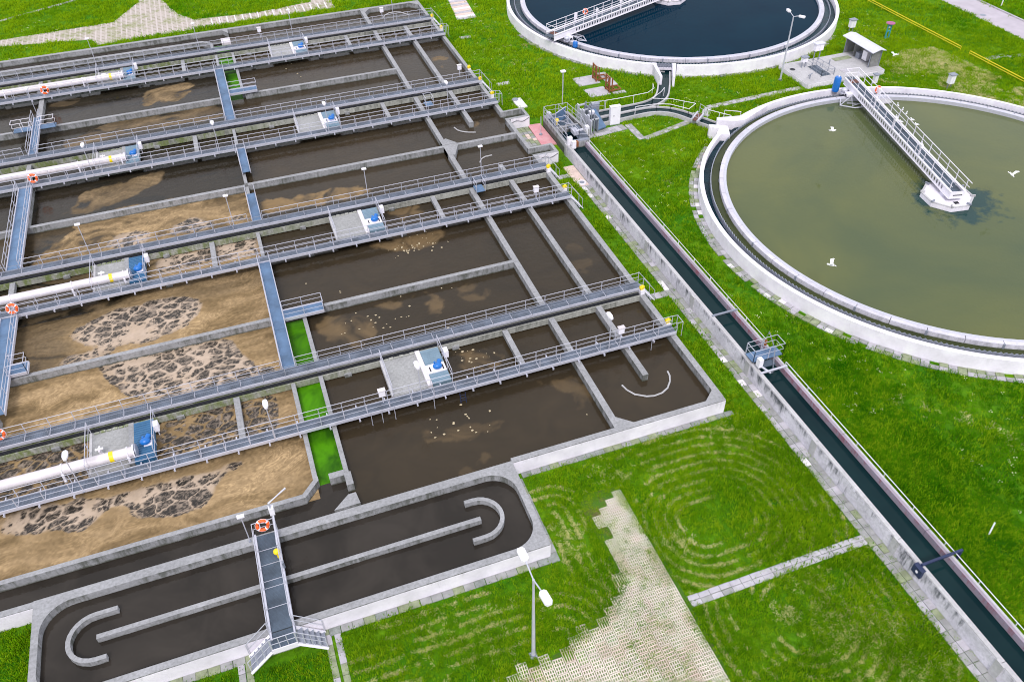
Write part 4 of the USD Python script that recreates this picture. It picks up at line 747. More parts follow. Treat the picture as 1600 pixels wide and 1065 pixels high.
def on_bridge(c, deg, u, w): a = math.radians(deg); return (c[0] + u * math.cos(a) - w * math.sin(a), c[1] + u * math.sin(a) + w * math.cos(a))
x, y = on_bridge(C2, 76, 13.6, -.6); buoy('orange lifebuoy on the white bridge of the olive green clarifier', (x, y, 2.4), .2, .3)
x, y = on_bridge(C1, 201.6, 12.0, -.6); buoy('orange lifebuoy on the white bridge of the dark blue clarifier', (x, y, 2.4), .2, .28)
def barrel(label, loc, r, h, col):
    t = thing('barrel', label, 'barrel', None, loc)
    obj(t, 'body', MB().rev((0, 0, 0), [(0, 0), (r * .94, 0), (r, .05), (r, h * .3), (r * 1.03, h * .32), (r, h * .34), (r, h * .64), (r * 1.03, h * .66), (r, h * .68), (r, h - .1), (r * .8, h), (0, h)], 20), col, 35)
    obj(t, 'cap', MB().cyl(.05, 0, h, h + .1, .05, 8), M['white']); obj(t, 'loop', MB().tube([(.0, .1, h - .03), (.2, .12, h + .08), (r * .98, .08, h - .2), (r * 1.1, .05, h * .3)], .018, 5), M['galv'])
barrel('tall blue barrel standing on the wall of the olive green clarifier beside its bridge', (48.02, 53.3, .95), .29, 1.25, M['blue'])
barrel('small blue barrel by the bridge end of the dark blue clarifier', (31.25, 70.2, .9), .24, .5, M['blue'])
# aprons of paving round the clarifiers
ap = thing('clarifier_apron', 'ring of uneven paving slabs along the foot of the olive green clarifier', 'paving', kind='structure')
for i in range(118):
    a0 = 128 + i * 1.62
    for j, (r0, r1) in enumerate(((17.16, 17.47), (17.49, 17.80))):
        if rng.random() < .1: continue
        d = rng.uniform(-.012, .012); mt = rng.choice(['slab_d', 'slab_b', 'slab', 'slab_c', 'eco_b'], p=[.37, .37, .21, .03, .02])
        obj(ap, 'slab', MB().poly(ringpoly(C2, r0 + d, r1 + d, a0 + .05, a0 + 1.55, 3), 0, .05 + rng.uniform(0, .03)), M[mt])
ap1 = thing('clarifier_apron', 'narrow strip of stones along the foot of the dark blue clarifier', 'paving', kind='structure')
for i in range(110):
    a0 = -176 + i * 1.15
    if -122.5 < a0 < -115: continue
    obj(ap1, 'stone', MB().poly(ringpoly(C1, 17.16, 17.16 + rng.uniform(.25, .42), a0 + .1, a0 + 1.0, 3), 0, rng.uniform(.03, .1)), M[rng.choice(['slab_d', 'slab_b', 'conc_dark'])])

# ---- outlets of the clarifiers and the curved channels
def ribbon(pts, half): return LineString(pts).buffer(half, cap_style='flat', join_style='round')
ch = thing('outlet_channels', 'two narrow curved concrete channels joining below the dark blue clarifier', 'channel')
c1l = [(37.15, 63.4), (36.0, 61.2), (35.0, 59.5), (34.3, 58.75), (33.4, 58.3), (32.3, 58.1), (30.0, 58.1), (28.0, 58.1)]
c2l = [(37.2, 51.2), (36.5, 52.4), (35.3, 54.6), (34.75, 55.7), (34.1, 56.5), (33.3, 57.0), (32.2, 57.25), (30.5, 57.15), (28.0, 57.0)]
def smooth_line(p):
    p = np.array(p); 
    for _ in range(3): p = np.vstack([p[:1], np.stack([.75 * p[:-1] + .25 * p[1:], .25 * p[:-1] + .75 * p[1:]], 1).reshape(-1, 2), p[-1:]])
    return [tuple(q) for q in p]
c1l, c2l = smooth_line(c1l), smooth_line(c2l)
wet = unary_union([ribbon(c1l, .44), ribbon(c2l, .38)]); walls = wet.buffer(.13, cap_style='flat').difference(wet)
obj(ch, 'channel_wall', MB().poly(walls, 0, .34), M['conc_light']); obj(ch, 'middle_wall', MB().poly(ribbon([(28.2, 57.62), (32.2, 57.7), (33.2, 57.55)], .06), 0, .345), M['conc_light'])
obj('/World', 'channel_water', MB().poly(wet.buffer(.02), 0, .22), M['w_canal'], kind='structure')
o1 = thing('outlet_flume', 'white walled outlet flume of the dark blue clarifier with toothed weir', 'flume')
obj(o1, 'side_wall', MB().poly(Polygon([(36.2, 64.1), (36.5, 63.95), (35.75, 61.2), (35.55, 61.25)]), 0, WT + .01), M['white_wall']); obj(o1, 'side_wall', MB().poly(Polygon([(37.85, 63.3), (38.15, 63.15), (36.75, 60.7), (36.58, 60.82)]), 0, WT + .01), M['white_wall'])
obj(o1, 'weir_plate', MB().poly(Polygon([(36.45, 63.9), (37.95, 63.2), (37.9, 63.1), (36.4, 63.8)]), 0, .62), M['white_wall'])
tb = MB()
for i in range(12): tt = i / 11; tb.box(36.45 + 1.45 * tt - .03, 36.45 + 1.45 * tt + .03, 63.87 - .7 * tt - .03, 63.87 - .7 * tt + .03, .6, .78)
obj(o1, 'weir_teeth', tb, M['galv_d'])
o2 = thing('outlet_flume', 'thick white flared outlet walls of the olive green clarifier', 'flume')
obj(o2, 'side_wall', MB().poly(Polygon([(41.3, 53.35), (38.3, 52.25), (36.25, 52.7), (36.1, 52.35), (37.35, 51.65), (38.2, 51.6), (41.2, 53.05)]).buffer(.02), 0, WT + .008), M['white_wall']); obj(o2, 'side_wall', MB().poly(Polygon([(35.1, 51.95), (36.3, 51.15), (35.75, 49.9), (34.9, 50.4), (35.5, 51.05), (34.95, 51.6)]).buffer(.02), 0, WT + .008), M['white_wall'])
rb = thing('plank_bridge', 'small reddish brown deck with pale edges crossing the curved channel', 'footbridge')
obj(rb, 'deck', MB().poly(Polygon([(34.75, 53.95), (35.75, 54.85), (36.0, 54.45), (35.0, 53.6)]), .48, .54), M['brown']); obj(rb, 'edge', MB().poly(Polygon([(34.62, 53.98), (35.8, 55.02), (35.88, 54.92), (34.7, 53.88)]), .4, .6), M['galv']); obj(rb, 'edge', MB().poly(Polygon([(34.9, 53.55), (36.1, 54.55), (36.15, 54.42), (35.0, 53.45)]), .4, .6), M['galv'])
for a, b in (((36.0, 55.0), (36.1, 54.4)), ((34.7, 53.9), (35.0, 53.5))): rail_run(rb, a, b, .5, h=.7, step=.6)
cr2 = thing('channel_handrail', 'white curved handrails beside the curved channel joining below the dark blue clarifier', 'handrail')
def poly_rail(t, pts, h=.8, z=0.2):
    for a, b in zip(pts[:-1], pts[1:]): rail_run(t, a, b, z, h=h, step=1.3, mat='white', mid=False, r=.024)
poly_rail(cr2, [(27.9, 58.9), (30.5, 58.8), (33.1, 58.85), (34.0, 59.4), (34.3, 60.2)]); poly_rail(cr2, [(33.0, 57.75), (34.3, 58.6), (34.9, 59.2)]); poly_rail(cr2, [(33.0, 57.75), (34.5, 57.0), (35.9, 55.55), (34.9, 54.9), (33.9, 56.2), (32.9, 56.7), (31, 56.9)])
cr3 = thing('channel_handrail', 'short white handrails in the grass by the white flared outlet walls', 'handrail')
poly_rail(cr3, [(36.3, 54.2), (37.5, 52.6)]); poly_rail(cr3, [(37.5, 53.6), (38.6, 52.9)])

# ------------------------------------------------------------------ inlet works at the head of the canal
iw = thing('sluice_chamber', 'concrete sluice chamber crowded with railings, gratings and gates at the canal head', 'chamber')
outer_ = Polygon([(23.2, 53.2), (25.25, 53.2), (25.75, 55.6), (25.5, 58.3), (23.3, 58.3)]); 
obj(iw, 'wall', MB().poly(outer_.difference(outer_.buffer(-.22)), 0, 1.0), M['conc']); obj(iw, 'water', MB().poly(outer_.buffer(-.2), 0, .45), M['w_dark'])
obj(iw, 'middle_wall', MB().box(23.42, 25.4, 55.9, 56.1, .1, .985), M['conc']); obj(iw, 'grating', MB().box(23.45, 25.1, 56.2, 58.05, .96, 1.0), M['grate_dark']); obj(iw, 'grating', MB().box(24.45, 25.35, 53.6, 55.85, .97, 1.01), M['grate'])
obj(iw, 'grating', MB().box(23.45, 25.2, 53.25, 53.55, 1.0, 1.06), M['galv_d'])
obj(iw, 'sluice_gate', MB().obox((24.3, 57.0), .5, -.6, .6, -.04, .04, .9, 1.9), M['grate_blue']); obj(iw, 'gate_frame', MB().tube([(23.7, 56.6, 1), (23.7, 56.6, 1.9), (24.9, 57.4, 1.9), (24.9, 57.4, 1)], .035, 5), M['galv'])
for a, b in (((23.35, 58.25), (25.4, 58.2)), ((24.6, 58.2), (24.6, 56.15)), ((25.35, 58.1), (25.6, 55.7)), ((23.4, 56.1), (24.5, 56.15)), ((24.45, 56.0), (24.45, 53.6)), ((25.5, 55.7), (25.2, 53.5)), ((23.4, 55.8), (24.0, 55.0)), ((24.45, 53.6), (25.2, 53.5)), ((23.3, 58.2), (23.3, 53.3)), ((23.8, 54.8), (24.4, 54.8))):
    rail_run(iw, a, b, 1.0, h=.8, step=.9)
obj(iw, 'hoist', MB().box(24.3, 24.7, 54.2, 54.9, 1.02, 1.35).tube([(24.5, 54.3, 1.3), (25.0, 54.1, 1.5)], .1, 8), M['galv'], 40); obj(iw, 'gearbox', MB().box(23.45, 23.75, 57.6, 58.0, 1.0, 1.45), M['galv']); obj(iw, 'yellow_motor', MB().ball((23.75, 56.4, 1.4), .16, 1).cyl(23.75, 56.4, 1.0, 1.4, .06, 6), M['yellow'], 40)
obj(iw, 'white_box', MB().box(23.3, 23.65, 53.0, 53.3, 1.0, 1.6), M['white']); obj(iw, 'white_box', MB().box(25.62, 25.9, 54.8, 55.2, .3, 1.2), M['white']); obj(iw, 'rust_box', MB().box(23.75, 24.05, 52.7, 53.0, .9, 1.3), M['rust']); obj(iw, 'white_box', MB().box(23.45, 23.75, 52.5, 52.75, .9, 1.5), M['white'])
obj(iw, 'tall_post', MB().tube([(22.55, 56.9, .1), (22.55, 56.9, 1.7)], .025, 6), M['galv']); obj(iw, 'post_foot', MB().cyl(22.55, 56.9, .08, .2, .14, 10), M['galv_d'])
sc = thing('screen_machine', 'grey steel screening machine with upright panels beside the white cabinet', 'machine')
for i in range(6): obj(sc, 'panel', MB().box(26.25, 26.34, 55.25 + .52 * i, 55.62 + .52 * i, .3, 1.35 + .22 * (i % 2)), M['galv'])
for i in range(4): obj(sc, 'upright', MB().box(26.5 + .1 * i, 26.58 + .1 * i, 55.3 + .8 * i, 55.38 + .8 * i, .3, 1.85), M['galv_d'])
for i in range(3): obj(sc, 'back_panel', MB().box(26.9, 26.97, 55.4 + .95 * i, 56.3 + .95 * i, .3, 1.5), M['galv_d'])
for i in range(4): obj(sc, 'cross_bar', MB().box(26.3, 26.95, 55.3 + .9 * i, 55.37 + .9 * i, 1.4, 1.5), M['galv'])
obj(sc, 'chute', MB().add([(27.0, 55.7, .3), (27.9, 55.9, .3), (27.9, 58.2, .95), (27.3, 58.2, .95), (27.0, 55.7, .2), (27.9, 55.9, .2), (27.9, 58.2, .85), (27.3, 58.2, .85)], [(0, 1, 2), (0, 2, 3), (4, 6, 5), (4, 7, 6), (0, 4, 5), (0, 5, 1), (1, 5, 6), (1, 6, 2), (2, 6, 7), (2, 7, 3), (3, 7, 4), (3, 4, 0)]), M['grate_blue'])
obj(sc, 'drive', MB().box(27.5, 28.2, 58.0, 58.6, .4, 1.1).tube([(27.6, 58.3, 1.15), (28.3, 58.3, 1.15)], .15, 10), M['galv_d'], 40); obj(sc, 'white_cap', MB().box(26.6, 27.0, 56.3, 56.6, 1.5, 1.62), M['white']); 
rail_run(sc, (27.3, 58.7), (28.9, 58.5), .3, h=.9, step=.8); rail_run(sc, (26.3, 58.6), (27.3, 58.7), .3, h=.9, step=.8)
wc = thing('cabinet', 'tall white electrical cabinet standing alone beside the screening machine', 'cabinet', None, (28.92, 56.5, 0), -4)
obj(wc, 'body', MB().box(-.43, .43, -.17, .17, .06, 1.62), M['white']); obj(wc, 'door', MB().box(-.40, .40, -.185, -.172, .1, 1.58), M['white']); obj(wc, 'handle', MB().box(-.16, -.12, -.2, -.185, .8, .92), M['dark']); obj(wc, 'plinth', MB().box(-.42, .42, -.16, .16, 0, .06), M['galv_d']); obj(wc, 'roof', MB().box(-.46, .46, -.2, .2, 1.62, 1.65), M['white'])
o = obj('/World', 'pink_slab', MB().poly(Polygon([(22.15, 58.85), (23.2, 58.75), (23.2, 55.1), (22.0, 55.4)]), 0, .11), M['pink']); tag(o, 'pink coated concrete slab beside the sluice chamber', 'slab')
pv = thing('small_pavement', 'mossy paving strip between the two white outlet boxes', 'paving', kind='structure')
for i in range(9):
    for j in range(3): obj(pv, 'slab', MB().box(21.0 + .36 * j, 21.33 + .36 * j, 55.5 + .4 * i, 55.87 + .4 * i, 0, .05 + rng.uniform(0, .02)), M[rng.choice(['slab_d', 'slab_d', 'slab_b', 'eco_b'])])
mh = thing('manhole_slab', 'pale concrete slab with dark round manhole cover beside the far white outlet box', 'slab'); obj(mh, 'slab', MB().box(22.5, 23.3, 61.95, 63.7, 0, .14), M['slab_c']); obj(mh, 'cover', MB().cyl(22.75, 63.5, .14, .2, .26, 18), M['galv_d'], 40)
mh2 = thing('manhole_slab', 'brownish slab with round manhole ring beside the canal, below the pink slab', 'slab'); obj(mh2, 'slab', MB().box(22.3, 23.15, 48.6, 51.6, 0, .06), M['eco_b']); obj(mh2, 'ring', MB().rev((22.75, 49.0, 0), [(.2, .05), (.2, .12), (.34, .12), (.36, .05)], 20), M['slab_c'], 40); obj(mh2, 'cover', MB().cyl(22.75, 49.0, .06, .10, .2, 16), M['galv_d'])

# rusty frames on four slabs
for k, (x0, x1, y0, y1, w) in enumerate(((29.05, 31.1, 64.0, 65.7, 'upper left'), (29.1, 31.0, 61.6, 63.22, 'lower left'), (31.6, 32.4, 63.1, 65.9, 'upper right'), (31.25, 32.42, 61.4, 61.85, 'lower right'))):
    o = obj('/World', 'ground_slab', MB().box(x0, x1, y0, y1, 0, .05), M['slab']); tag(o, f'pale concrete slab in the grass under the rusty frames, {w} one', 'slab')
def rust(t):
    for y in (0, .75):
        obj(t, 'upright', MB().box(-.05, .05, y - .05, y + .05, 0, 1.45), M['rust']); obj(t, 'foot_bar', MB().box(-.05, 1.15, y - .045, y + .045, .12, .22), M['rust']); obj(t, 'upright', MB().box(.22, .30, y - .04, y + .04, 0, 1.3 - .2 * (y > 0)), M['rust'])
    for z in (.17, .75, 1.36): obj(t, 'cross_bar', MB().box(-.04, .04, 0, .75, z - .05, z + .05), M['rust'])
    obj(t, 'cross_bar', MB().box(1.06, 1.14, 0, .75, .13, .21), M['rust']); obj(t, 'cross_bar', MB().box(.55, .62, 0, .75, .13, .21), M['rust'])
small_thing('rusty_frame', 'rusty L-shaped steel frame on concrete slabs, the farther of two', 'frame', (30.8, 64.3, .05), rust); small_thing('rusty_frame', 'rusty L-shaped steel frame on concrete slabs, the nearer of two', 'frame', (30.95, 61.85, .05), rust)

# ------------------------------------------------------------------ platform with open shed, boxes on legs
pf = thing('service_platform', 'raised concrete platform with ribbed white edge between the two clarifiers', 'platform')
obj(pf, 'slab', MB().box(47.4, 55.5, 56.1, 60.5, 0, .43), M['conc_light'])
for i in range(20): obj(pf, 'edge_panel', MB().box(47.42 + .404 * i, 47.42 + .404 * i + .385, 56.06, 56.1, 0, .40), M['white_wall'])
for i in range(11): obj(pf, 'edge_panel', MB().box(47.36, 47.4, 56.12 + .4 * i, 56.12 + .4 * i + .38, 0, .40), M['white_wall'])
for a in ((52.5, 54.3, 59.2, 59.8), (51.7, 52.8, 56.9, 57.55)): obj(pf, 'cover_slab', MB().box(*a, .43, .46), M['slab_d'] if a[0] > 52 else M['slab'])
obj(pf, 'pit', MB().box(49.5, 50.45, 57.0, 59.2, .432, .436), M['grate_dark'])
for a, b in (((49.4, 59.3), (49.3, 56.9)), ((49.3, 56.9), (50.6, 56.9)), ((50.5, 59.3), (50.65, 56.9)), ((50.0, 59.2), (49.9, 57.0))): rail_run(pf, a, b, .43, h=.62, step=.9, mat='galv_d')
obj(pf, 'valve_stand', MB().cyl(48.2, 57.0, .43, .8, .05, 8).tube([(48.0, 57.0, .75), (48.45, 57.1, .85)], .05, 6), M['galv_d'], 40); obj(pf, 'post', MB().cyl(51.6, 58.9, .43, .85, .05, 8), M['galv_d'])
obj(pf, 'hole', MB().cyl(47.9, 59.2, .431, .437, .25, 14), M['dark'])
sh = thing('open_shed', 'small open shed with pale sheet roof and grey corrugated end walls on the platform', 'shed')
def corr(t, x0, x1, y, z0, z1):
    m = MB(); n = int((x1 - x0) / .09)
    for i in range(n): m.box(x0 + .09 * i, x0 + .09 * i + .06, y - .035, y + .035, z0, z1)
    m.box(x0, x1, y - .02, y + .02, z0, z1); obj(t, 'end_wall', m, M['steelwall'])
corr(sh, 54.45, 55.42, 57.0, .43, 1.85); corr(sh, 54.45, 55.42, 60.55, .43, 1.85); obj(sh, 'back_wall', MB().box(55.40, 55.44, 57.0, 60.55, .43, 1.8), M['steelwall']); obj(sh, 'partition', MB().box(54.6, 55.4, 59.5, 59.54, .43, 1.8), M['steelwall'])
rp = [(54.2, 1.86), (55.0, 2.08), (55.62, 1.92)]
m = MB(); rv = [(x, y, z + dz) for dz in (0, .05) for y in (56.65, 61.0) for x, z in rp]
m.add(rv, [(0, 1, 4), (0, 4, 3), (1, 2, 5), (1, 5, 4), (6, 10, 7), (6, 9, 10), (7, 11, 8), (7, 10, 11), (0, 6, 7), (0, 7, 1), (1, 7, 8), (1, 8, 2), (3, 10, 9), (3, 4, 10), (4, 11, 10), (4, 5, 11), (0, 9, 6), (0, 3, 9), (2, 8, 11), (2, 11, 5)])
obj(sh, 'roof', m, M['roof']); 
for x, y in ((54.35, 57.0), (54.35, 60.5), (55.45, 56.95)): obj(sh, 'post', MB().box(x - .03, x + .03, y - .03, y + .03, .43, 1.9), M['galv_d'])
obj(sh, 'inner_cabinet', MB().box(54.75, 55.1, 57.9, 58.5, .6, 1.4), M['white']); obj(sh, 'inner_machine', MB().box(54.7, 55.2, 58.8, 59.3, .43, .95), M['galv_d'])
def legbox(label, x, y, z, leg, w, d, h):
    t = thing('meter_box', label, 'box', None, (x, y, z))
    obj(t, 'box', MB().box(-w / 2, w / 2, -d / 2, d / 2, leg, leg + h), M['white']); obj(t, 'roof', MB().box(-w / 2 - .07, w / 2 + .07, -d / 2 - .08, d / 2 + .08, leg + h, leg + h + .06), M['galv_d'] if w < .6 else M['roof'])
    for a in (-1, 1): obj(t, 'leg', MB().box(a * w * .35 - .03, a * w * .35 + .03, -.04, .04, 0, leg), M['galv_d'])
    obj(t, 'door_seam', MB().box(-.008, .008, -d / 2 - .006, -d / 2, leg + .06, leg + h - .05), M['galv'])
legbox('white box with grey lid on a post, in the grass behind the shed', 58.7, 65.15, 0, .5, .55, .4, .72)
legbox('white box with grey lid on a dark post behind the olive green clarifier wall', 58.8, 51.6, 0, .5, .5, .4, .78)
legbox('low narrow white box between the shed platform and the clarifier bridge end', 53.4, 54.7, 0, .15, .35, .3, .75)
legbox('wide white box on tall legs at the back edge of the platform', 51.0, 60.1, .43, .95, .85, .4, .62)
legbox('white box on short legs near the left corner of the platform', 49.0, 59.2, .43, .55, .5, .35, .42)
tp = thing('well_hoist', 'teal frame with round maroon top standing in the grass beyond the shed', 'hoist', None, (60.9, 62.5, 0))
for a in (-.2, .2): obj(tp, 'leg', MB().box(a - .04, a + .04, -.05, .05, 0, 1.4), M['teal'])
for z in (.1, .75, 1.3): obj(tp, 'cross_bar', MB().box(-.2, .2, -.04, .04, z - .05, z + .05), M['teal'])
obj(tp, 'bowl', MB().rev((0, 0, 0), [(0, 1.42), (.25, 1.42), (.42, 1.5), (.42, 1.54), (.1, 1.6), (0, 1.6)], 18), M['maroon'], 40); obj(tp, 'lamp', MB().ball((0, 0, 1.1), .09, 1), M['white'], True)
# yellow pipe rail, road
yr = thing('yellow_rail', 'long yellow double pipe rail across the far lawn, longer left stretch', 'rail')
rail_run(yr, (65.35, 57.55), (65.2, 80), 0, h=.42, step=2.2, mat='yellow', r=.034)
yr = thing('yellow_rail', 'yellow double pipe rail across the far lawn, nearer right stretch', 'rail')
rail_run(yr, (65.5, 40), (65.4, 56.45), 0, h=.42, step=2.2, mat='yellow', r=.034)
obj('/World', 'road', MB().box(72.75, 76.1, 30, 140, 0, .02), M['asphalt'], kind='structure')
o = obj('/World', 'kerb', MB().box(76.1, 76.28, 30, 140, 0, .13), M['slab'], kind='structure')
o = obj('/World', 'manhole_cover', MB().cyl(73.7, 63.65, .02, .03, .3, 18), M['galv_d']); tag(o, 'dark round manhole cover in the pale road', 'manhole')
o = obj('/World', 'marker_post', MB().tube([(77.2, 64.9, 0), (77.2, 64.9, 1.1)], .06, 8), M['white']); tag(o, 'white marker post in the grass beyond the road', 'post')
o = obj('/World', 'marker_stick', MB().tube([(28.1, 13.8, 0), (28.3, 13.95, .62)], .035, 6), M['white']); tag(o, 'short white leaning marker stick in the lawn right of the canal', 'post')

# ------------------------------------------------------------------ tall lamp posts
def twin(label, x, y, h, arms, head):
    t = thing('lamp_post', label, 'lamp post', None, (x, y, 0))
    obj(t, 'pole', MB().tube([(0, 0, 0), (0, 0, h)], np.array([.085, .05]), 10), M['galv'], 40); obj(t, 'foot', MB().box(-.16, .16, -.16, .16, 0, .05).cyl(0, 0, .05, .14, .12, 10), M['galv_d'])
    for q in range(4): a = math.pi / 4 + q * math.pi / 2; obj(t, 'bolt', MB().cyl(.15 * math.cos(a), .15 * math.sin(a), .05, .1, .025, 6), M['galv'])
    for ax, ay in arms:
        L = math.hypot(ax, ay); ang = math.atan2(ay, ax)
        obj(t, 'arm', MB().tube([(0, 0, h - .02), (ax, ay, h + .12)], .03, 6), M['galv'])
        hw, hl = head; obj(t, 'lamp_head', MB().poly(Polygon([(0, -hw * .5), (.08, -hw), (hl - .1, -hw), (hl, -hw * .6), (hl, hw * .6), (hl - .1, hw), (.08, hw), (0, hw * .5)]), h + .06, h + .19).moved((ax, ay, 0), ang), M['white'])
twin('tall galvanised lamp post with two white heads on the front lawn', 6.05, 15.68, 5.8, [(-.02, .75), (.08, -.62)], (.16, .62))
twin('tall galvanised lamp post with two white heads between the two clarifiers', 46.23, 58.47, 5.7, [(.12, .75), (.25, -.35)], (.14, .55))
lc = thing('lamp_post', 'slim single lamp post on the lawn left of the rusty frames', 'lamp post', None, (26.24, 61.24, 0)); obj(lc, 'pole', MB().tube([(0, 0, 0), (0, 0, 3.05)], .045, 8), M['galv'], 40); obj(lc, 'lamp_head', MB().box(-.22, .2, -.16, .16, 3.02, 3.12), M['white']); obj(lc, 'foot', MB().cyl(0, 0, 0, .08, .1, 8), M['galv_d'])
# ------------------------------------------------------------------ gulls
def gull(label, loc, rz, bank=.2, span=.5):
    t = thing('gull', label, 'bird', None, loc, rz)
    obj(t, 'body', MB().ball((0, 0, 0), .1, 2, (1.9, .62, .6)).ball((.2, 0, .02), .055, 1, (1.2, 1, 1)).add([(-.15, .04, 0), (-.15, -.04, 0), (-.30, .07, .0), (-.30, -.07, .0), (-.22, 0, .03)], [(0, 1, 4), (0, 4, 2), (1, 3, 4), (2, 4, 3), (0, 3, 1), (0, 2, 3)]), M['gull'], True)
    for s in (-1, 1):
        p = [(.09, .04 * s, .02), (-.09, .04 * s, .02), (.13, .25 * s, .10 + bank * .1), (-.07, .26 * s, .09 + bank * .1), (-.02, span * s, .06 + bank * .2), (-.12, span * .92 * s, .05 + bank * .2)]
        q = [(a, b, c - .012) for a, b, c in p]; f = [(0, 1, 2), (1, 3, 2), (2, 3, 4), (3, 5, 4)]; g = [(a + 6, c + 6, b + 6) for a, b, c in f]
        obj(t, 'wing', MB().add(p + q, f + g + [(0, 2, 8), (0, 8, 6), (2, 4, 10), (2, 10, 8), (1, 9, 3), (1, 7, 9), (3, 11, 5), (3, 9, 11), (4, 5, 11), (4, 11, 10)]), M['gull'])
    obj(t, 'beak', MB().cyl(0, 0, 0, .05, .014, 5, .003).moved((.25, 0, .01)), M['yellow'])
gull('white gull gliding over the green water left of the clarifier bridge', (40.85, 44.55, 3), -20, .2, .34); gull('white gull flying over the lawn beside the shed', (53.77, 53.72, 3), 20, .5, .34)
gull('white gull gliding over the green water right of the bridge pier', (48.26, 34.88, 3), 75, 1.0, .4); gull('white gull low over the green water in front of the bridge pier', (30.80, 30.77, 3), 140, 1.3, .27)
def perch(t):
    obj(t, 'body', MB().ball((0, 0, .12), .08, 2, (1.7, .8, .85)).ball((.13, 0, .22), .045, 1).add([(-.1, .03, .12), (-.1, -.03, .12), (-.24, 0, .10), (-.1, 0, .16)], [(0, 1, 2), (0, 2, 3), (1, 3, 2), (0, 3, 1)]), M['gull'], True); obj(t, 'back', MB().ball((-.02, 0, .15), .07, 1, (1.5, .75, .6)), M['gullgrey'], True)
    for s in (-1, 1): obj(t, 'leg', MB().box(-.006, .006, s * .02 - .006, s * .02 + .006, 0, .08), M['yellow'])
for i, u in enumerate((10.1, 9.35, 8.7, 7.7, 6.95)):
    x, y = on_bridge(C2, 76, u, -.56); small_thing('gull', f'small white gull perched on the white clarifier bridge rail, {["first", "second", "third", "fourth", "fifth"][i]} from the lifebuoy', 'bird', (x, y, 2.64), perch, 'gulls perched on the bridge rail', rng.uniform(0, 360))
for i, (u, z) in enumerate(((9.6, 1.86), (8.9, 1.86))):
    x, y = on_bridge(C2, 76, u, -.5); small_thing('gull', f'small white gull sitting low on the bridge girder edge, {["nearer the lifebuoy", "nearer the pier"][i]}', 'bird', (x, y, z), perch, None, 40 + 90 * i)

# ------------------------------------------------------------------ paths of slabs
def slabs(name, label, cells, mats, p=None, z=.04, parent=None):
    t = parent or thing(name, label, 'path', kind='structure')
    for (x0, x1, y0, y1) in cells:
        d = rng.uniform(-.008, .008, 2); obj(t, 'slab', MB().box(x0 + .008 + d[0], x1 - .008 + d[0], y0 + .008 + d[1], y1 - .008 + d[1], 0, z + rng.uniform(0, .015)), M[rng.choice(mats, p=p)])
    return t
cells = [(22.5 + .355 * j + (.06 if y < 20 else 0) * 0, 22.845 + .355 * j, y, y + .5) for y in np.arange(3, 48.5, .505) for j in (0, 1)]
slabs('pavement', 'worn grey slab pavement along the foot of the canal wall', cells, ['slab_b', 'slab_d', 'slab', 'slab_c'], [.55, .24, .16, .05])
slabs('pavement', 'grey slab apron along the front of the racetrack basin', [(x, x + .5, 19.5, 19.86) for x in np.arange(-13.4, 8.4, .505)] + [(8.53, 8.86, y, y + .5) for y in np.arange(19.5, 24.2, .505)], ['slab_b', 'slab_d', 'conc_dark'])
slabs('pavement', 'narrow grey slab apron along the front of the tank beside the lawn', [(x, x + .5, 24.56, 24.9) for x in np.arange(8.9, 21.0, .505)], ['slab_b', 'slab_d', 'conc_dark'])
slabs('path', 'pale two-row slab path crossing the front lawn to the canal', [(x, x + .52, 15.3 + .28 * j, 15.57 + .28 * j) for x in np.arange(13.35, 22.3, .525) for j in (0, 1)], ['slab', 'slab_b'], [.9, .1])
slabs('path', 'two rows of slabs in the grass right of the basin stairs', [(x, x + .29, y, y + .5) for y in np.arange(9, 19.4, .505) for x in (-2.02, -1.62)], ['slab', 'slab_b', 'slab_d'])
slabs('path', 'slab strip in the grass left of the basin stairs', [(x, x + .29, y, y + .5) for y in np.arange(9, 19.4, .505) for x in (-5.66, -5.34)], ['slab', 'slab_b', 'slab_d'])
pth = thing('path', 'bent slab path through the grass below the curved channels', 'path', kind='structure')
def band(t, a, b, w, n, mats, z=.04):
    a, b = np.array(a), np.array(b); ang = math.atan2(*(b - a)[::-1]); L = np.linalg.norm(b - a)
    for i in range(n):
        for j in (0, 1): obj(t, 'slab', MB().obox(a, ang, L * i / n + .01, L * (i + 1) / n - .01, w * (j - 1) + .008, w * j - .008, 0, z + rng.uniform(0, .015)), M[rng.choice(mats)])
band(pth, (25.7, 55.4), (29.55, 55.75), .45, 8, ['slab', 'slab_b']); band(pth, (29.95, 56.0), (29.95, 53.35), .3, 6, ['slab', 'slab_b']); band(pth, (30.2, 53.35), (35.0, 54.6), .28, 10, ['slab', 'slab_b', 'slab_d'])
pth2 = thing('path', 'slab path from the curved channel towards the shed platform', 'path', kind='structure'); band(pth2, (36.6, 55.0), (37.6, 56.2), .35, 3, ['slab']); band(pth2, (37.6, 56.25), (47.0, 56.5), .3, 20, ['slab', 'slab', 'slab_d'])
pth3 = thing('path', 'stepping strip of broad pale slabs on the far lawn beside the tank end', 'path', kind='structure')
for i in range(12): y = 82.9 + .55 * i; obj(pth3, 'slab', MB().box(23.5 + .07 * i, 25.55 + .05 * i, y, y + .5, 0, .05), M[rng.choice(['slab_c', 'slab', 'eco_b'])])
pth4 = thing('path', 'slab path beyond the yellow rail at the right edge', 'path', kind='structure'); band(pth4, (66.2, 55.2), (68.4, 55.15), .32, 5, ['slab', 'slab_d']); band(pth4, (68.5, 54.9), (71.5, 54.3), .3, 6, ['slab', 'slab_d'])
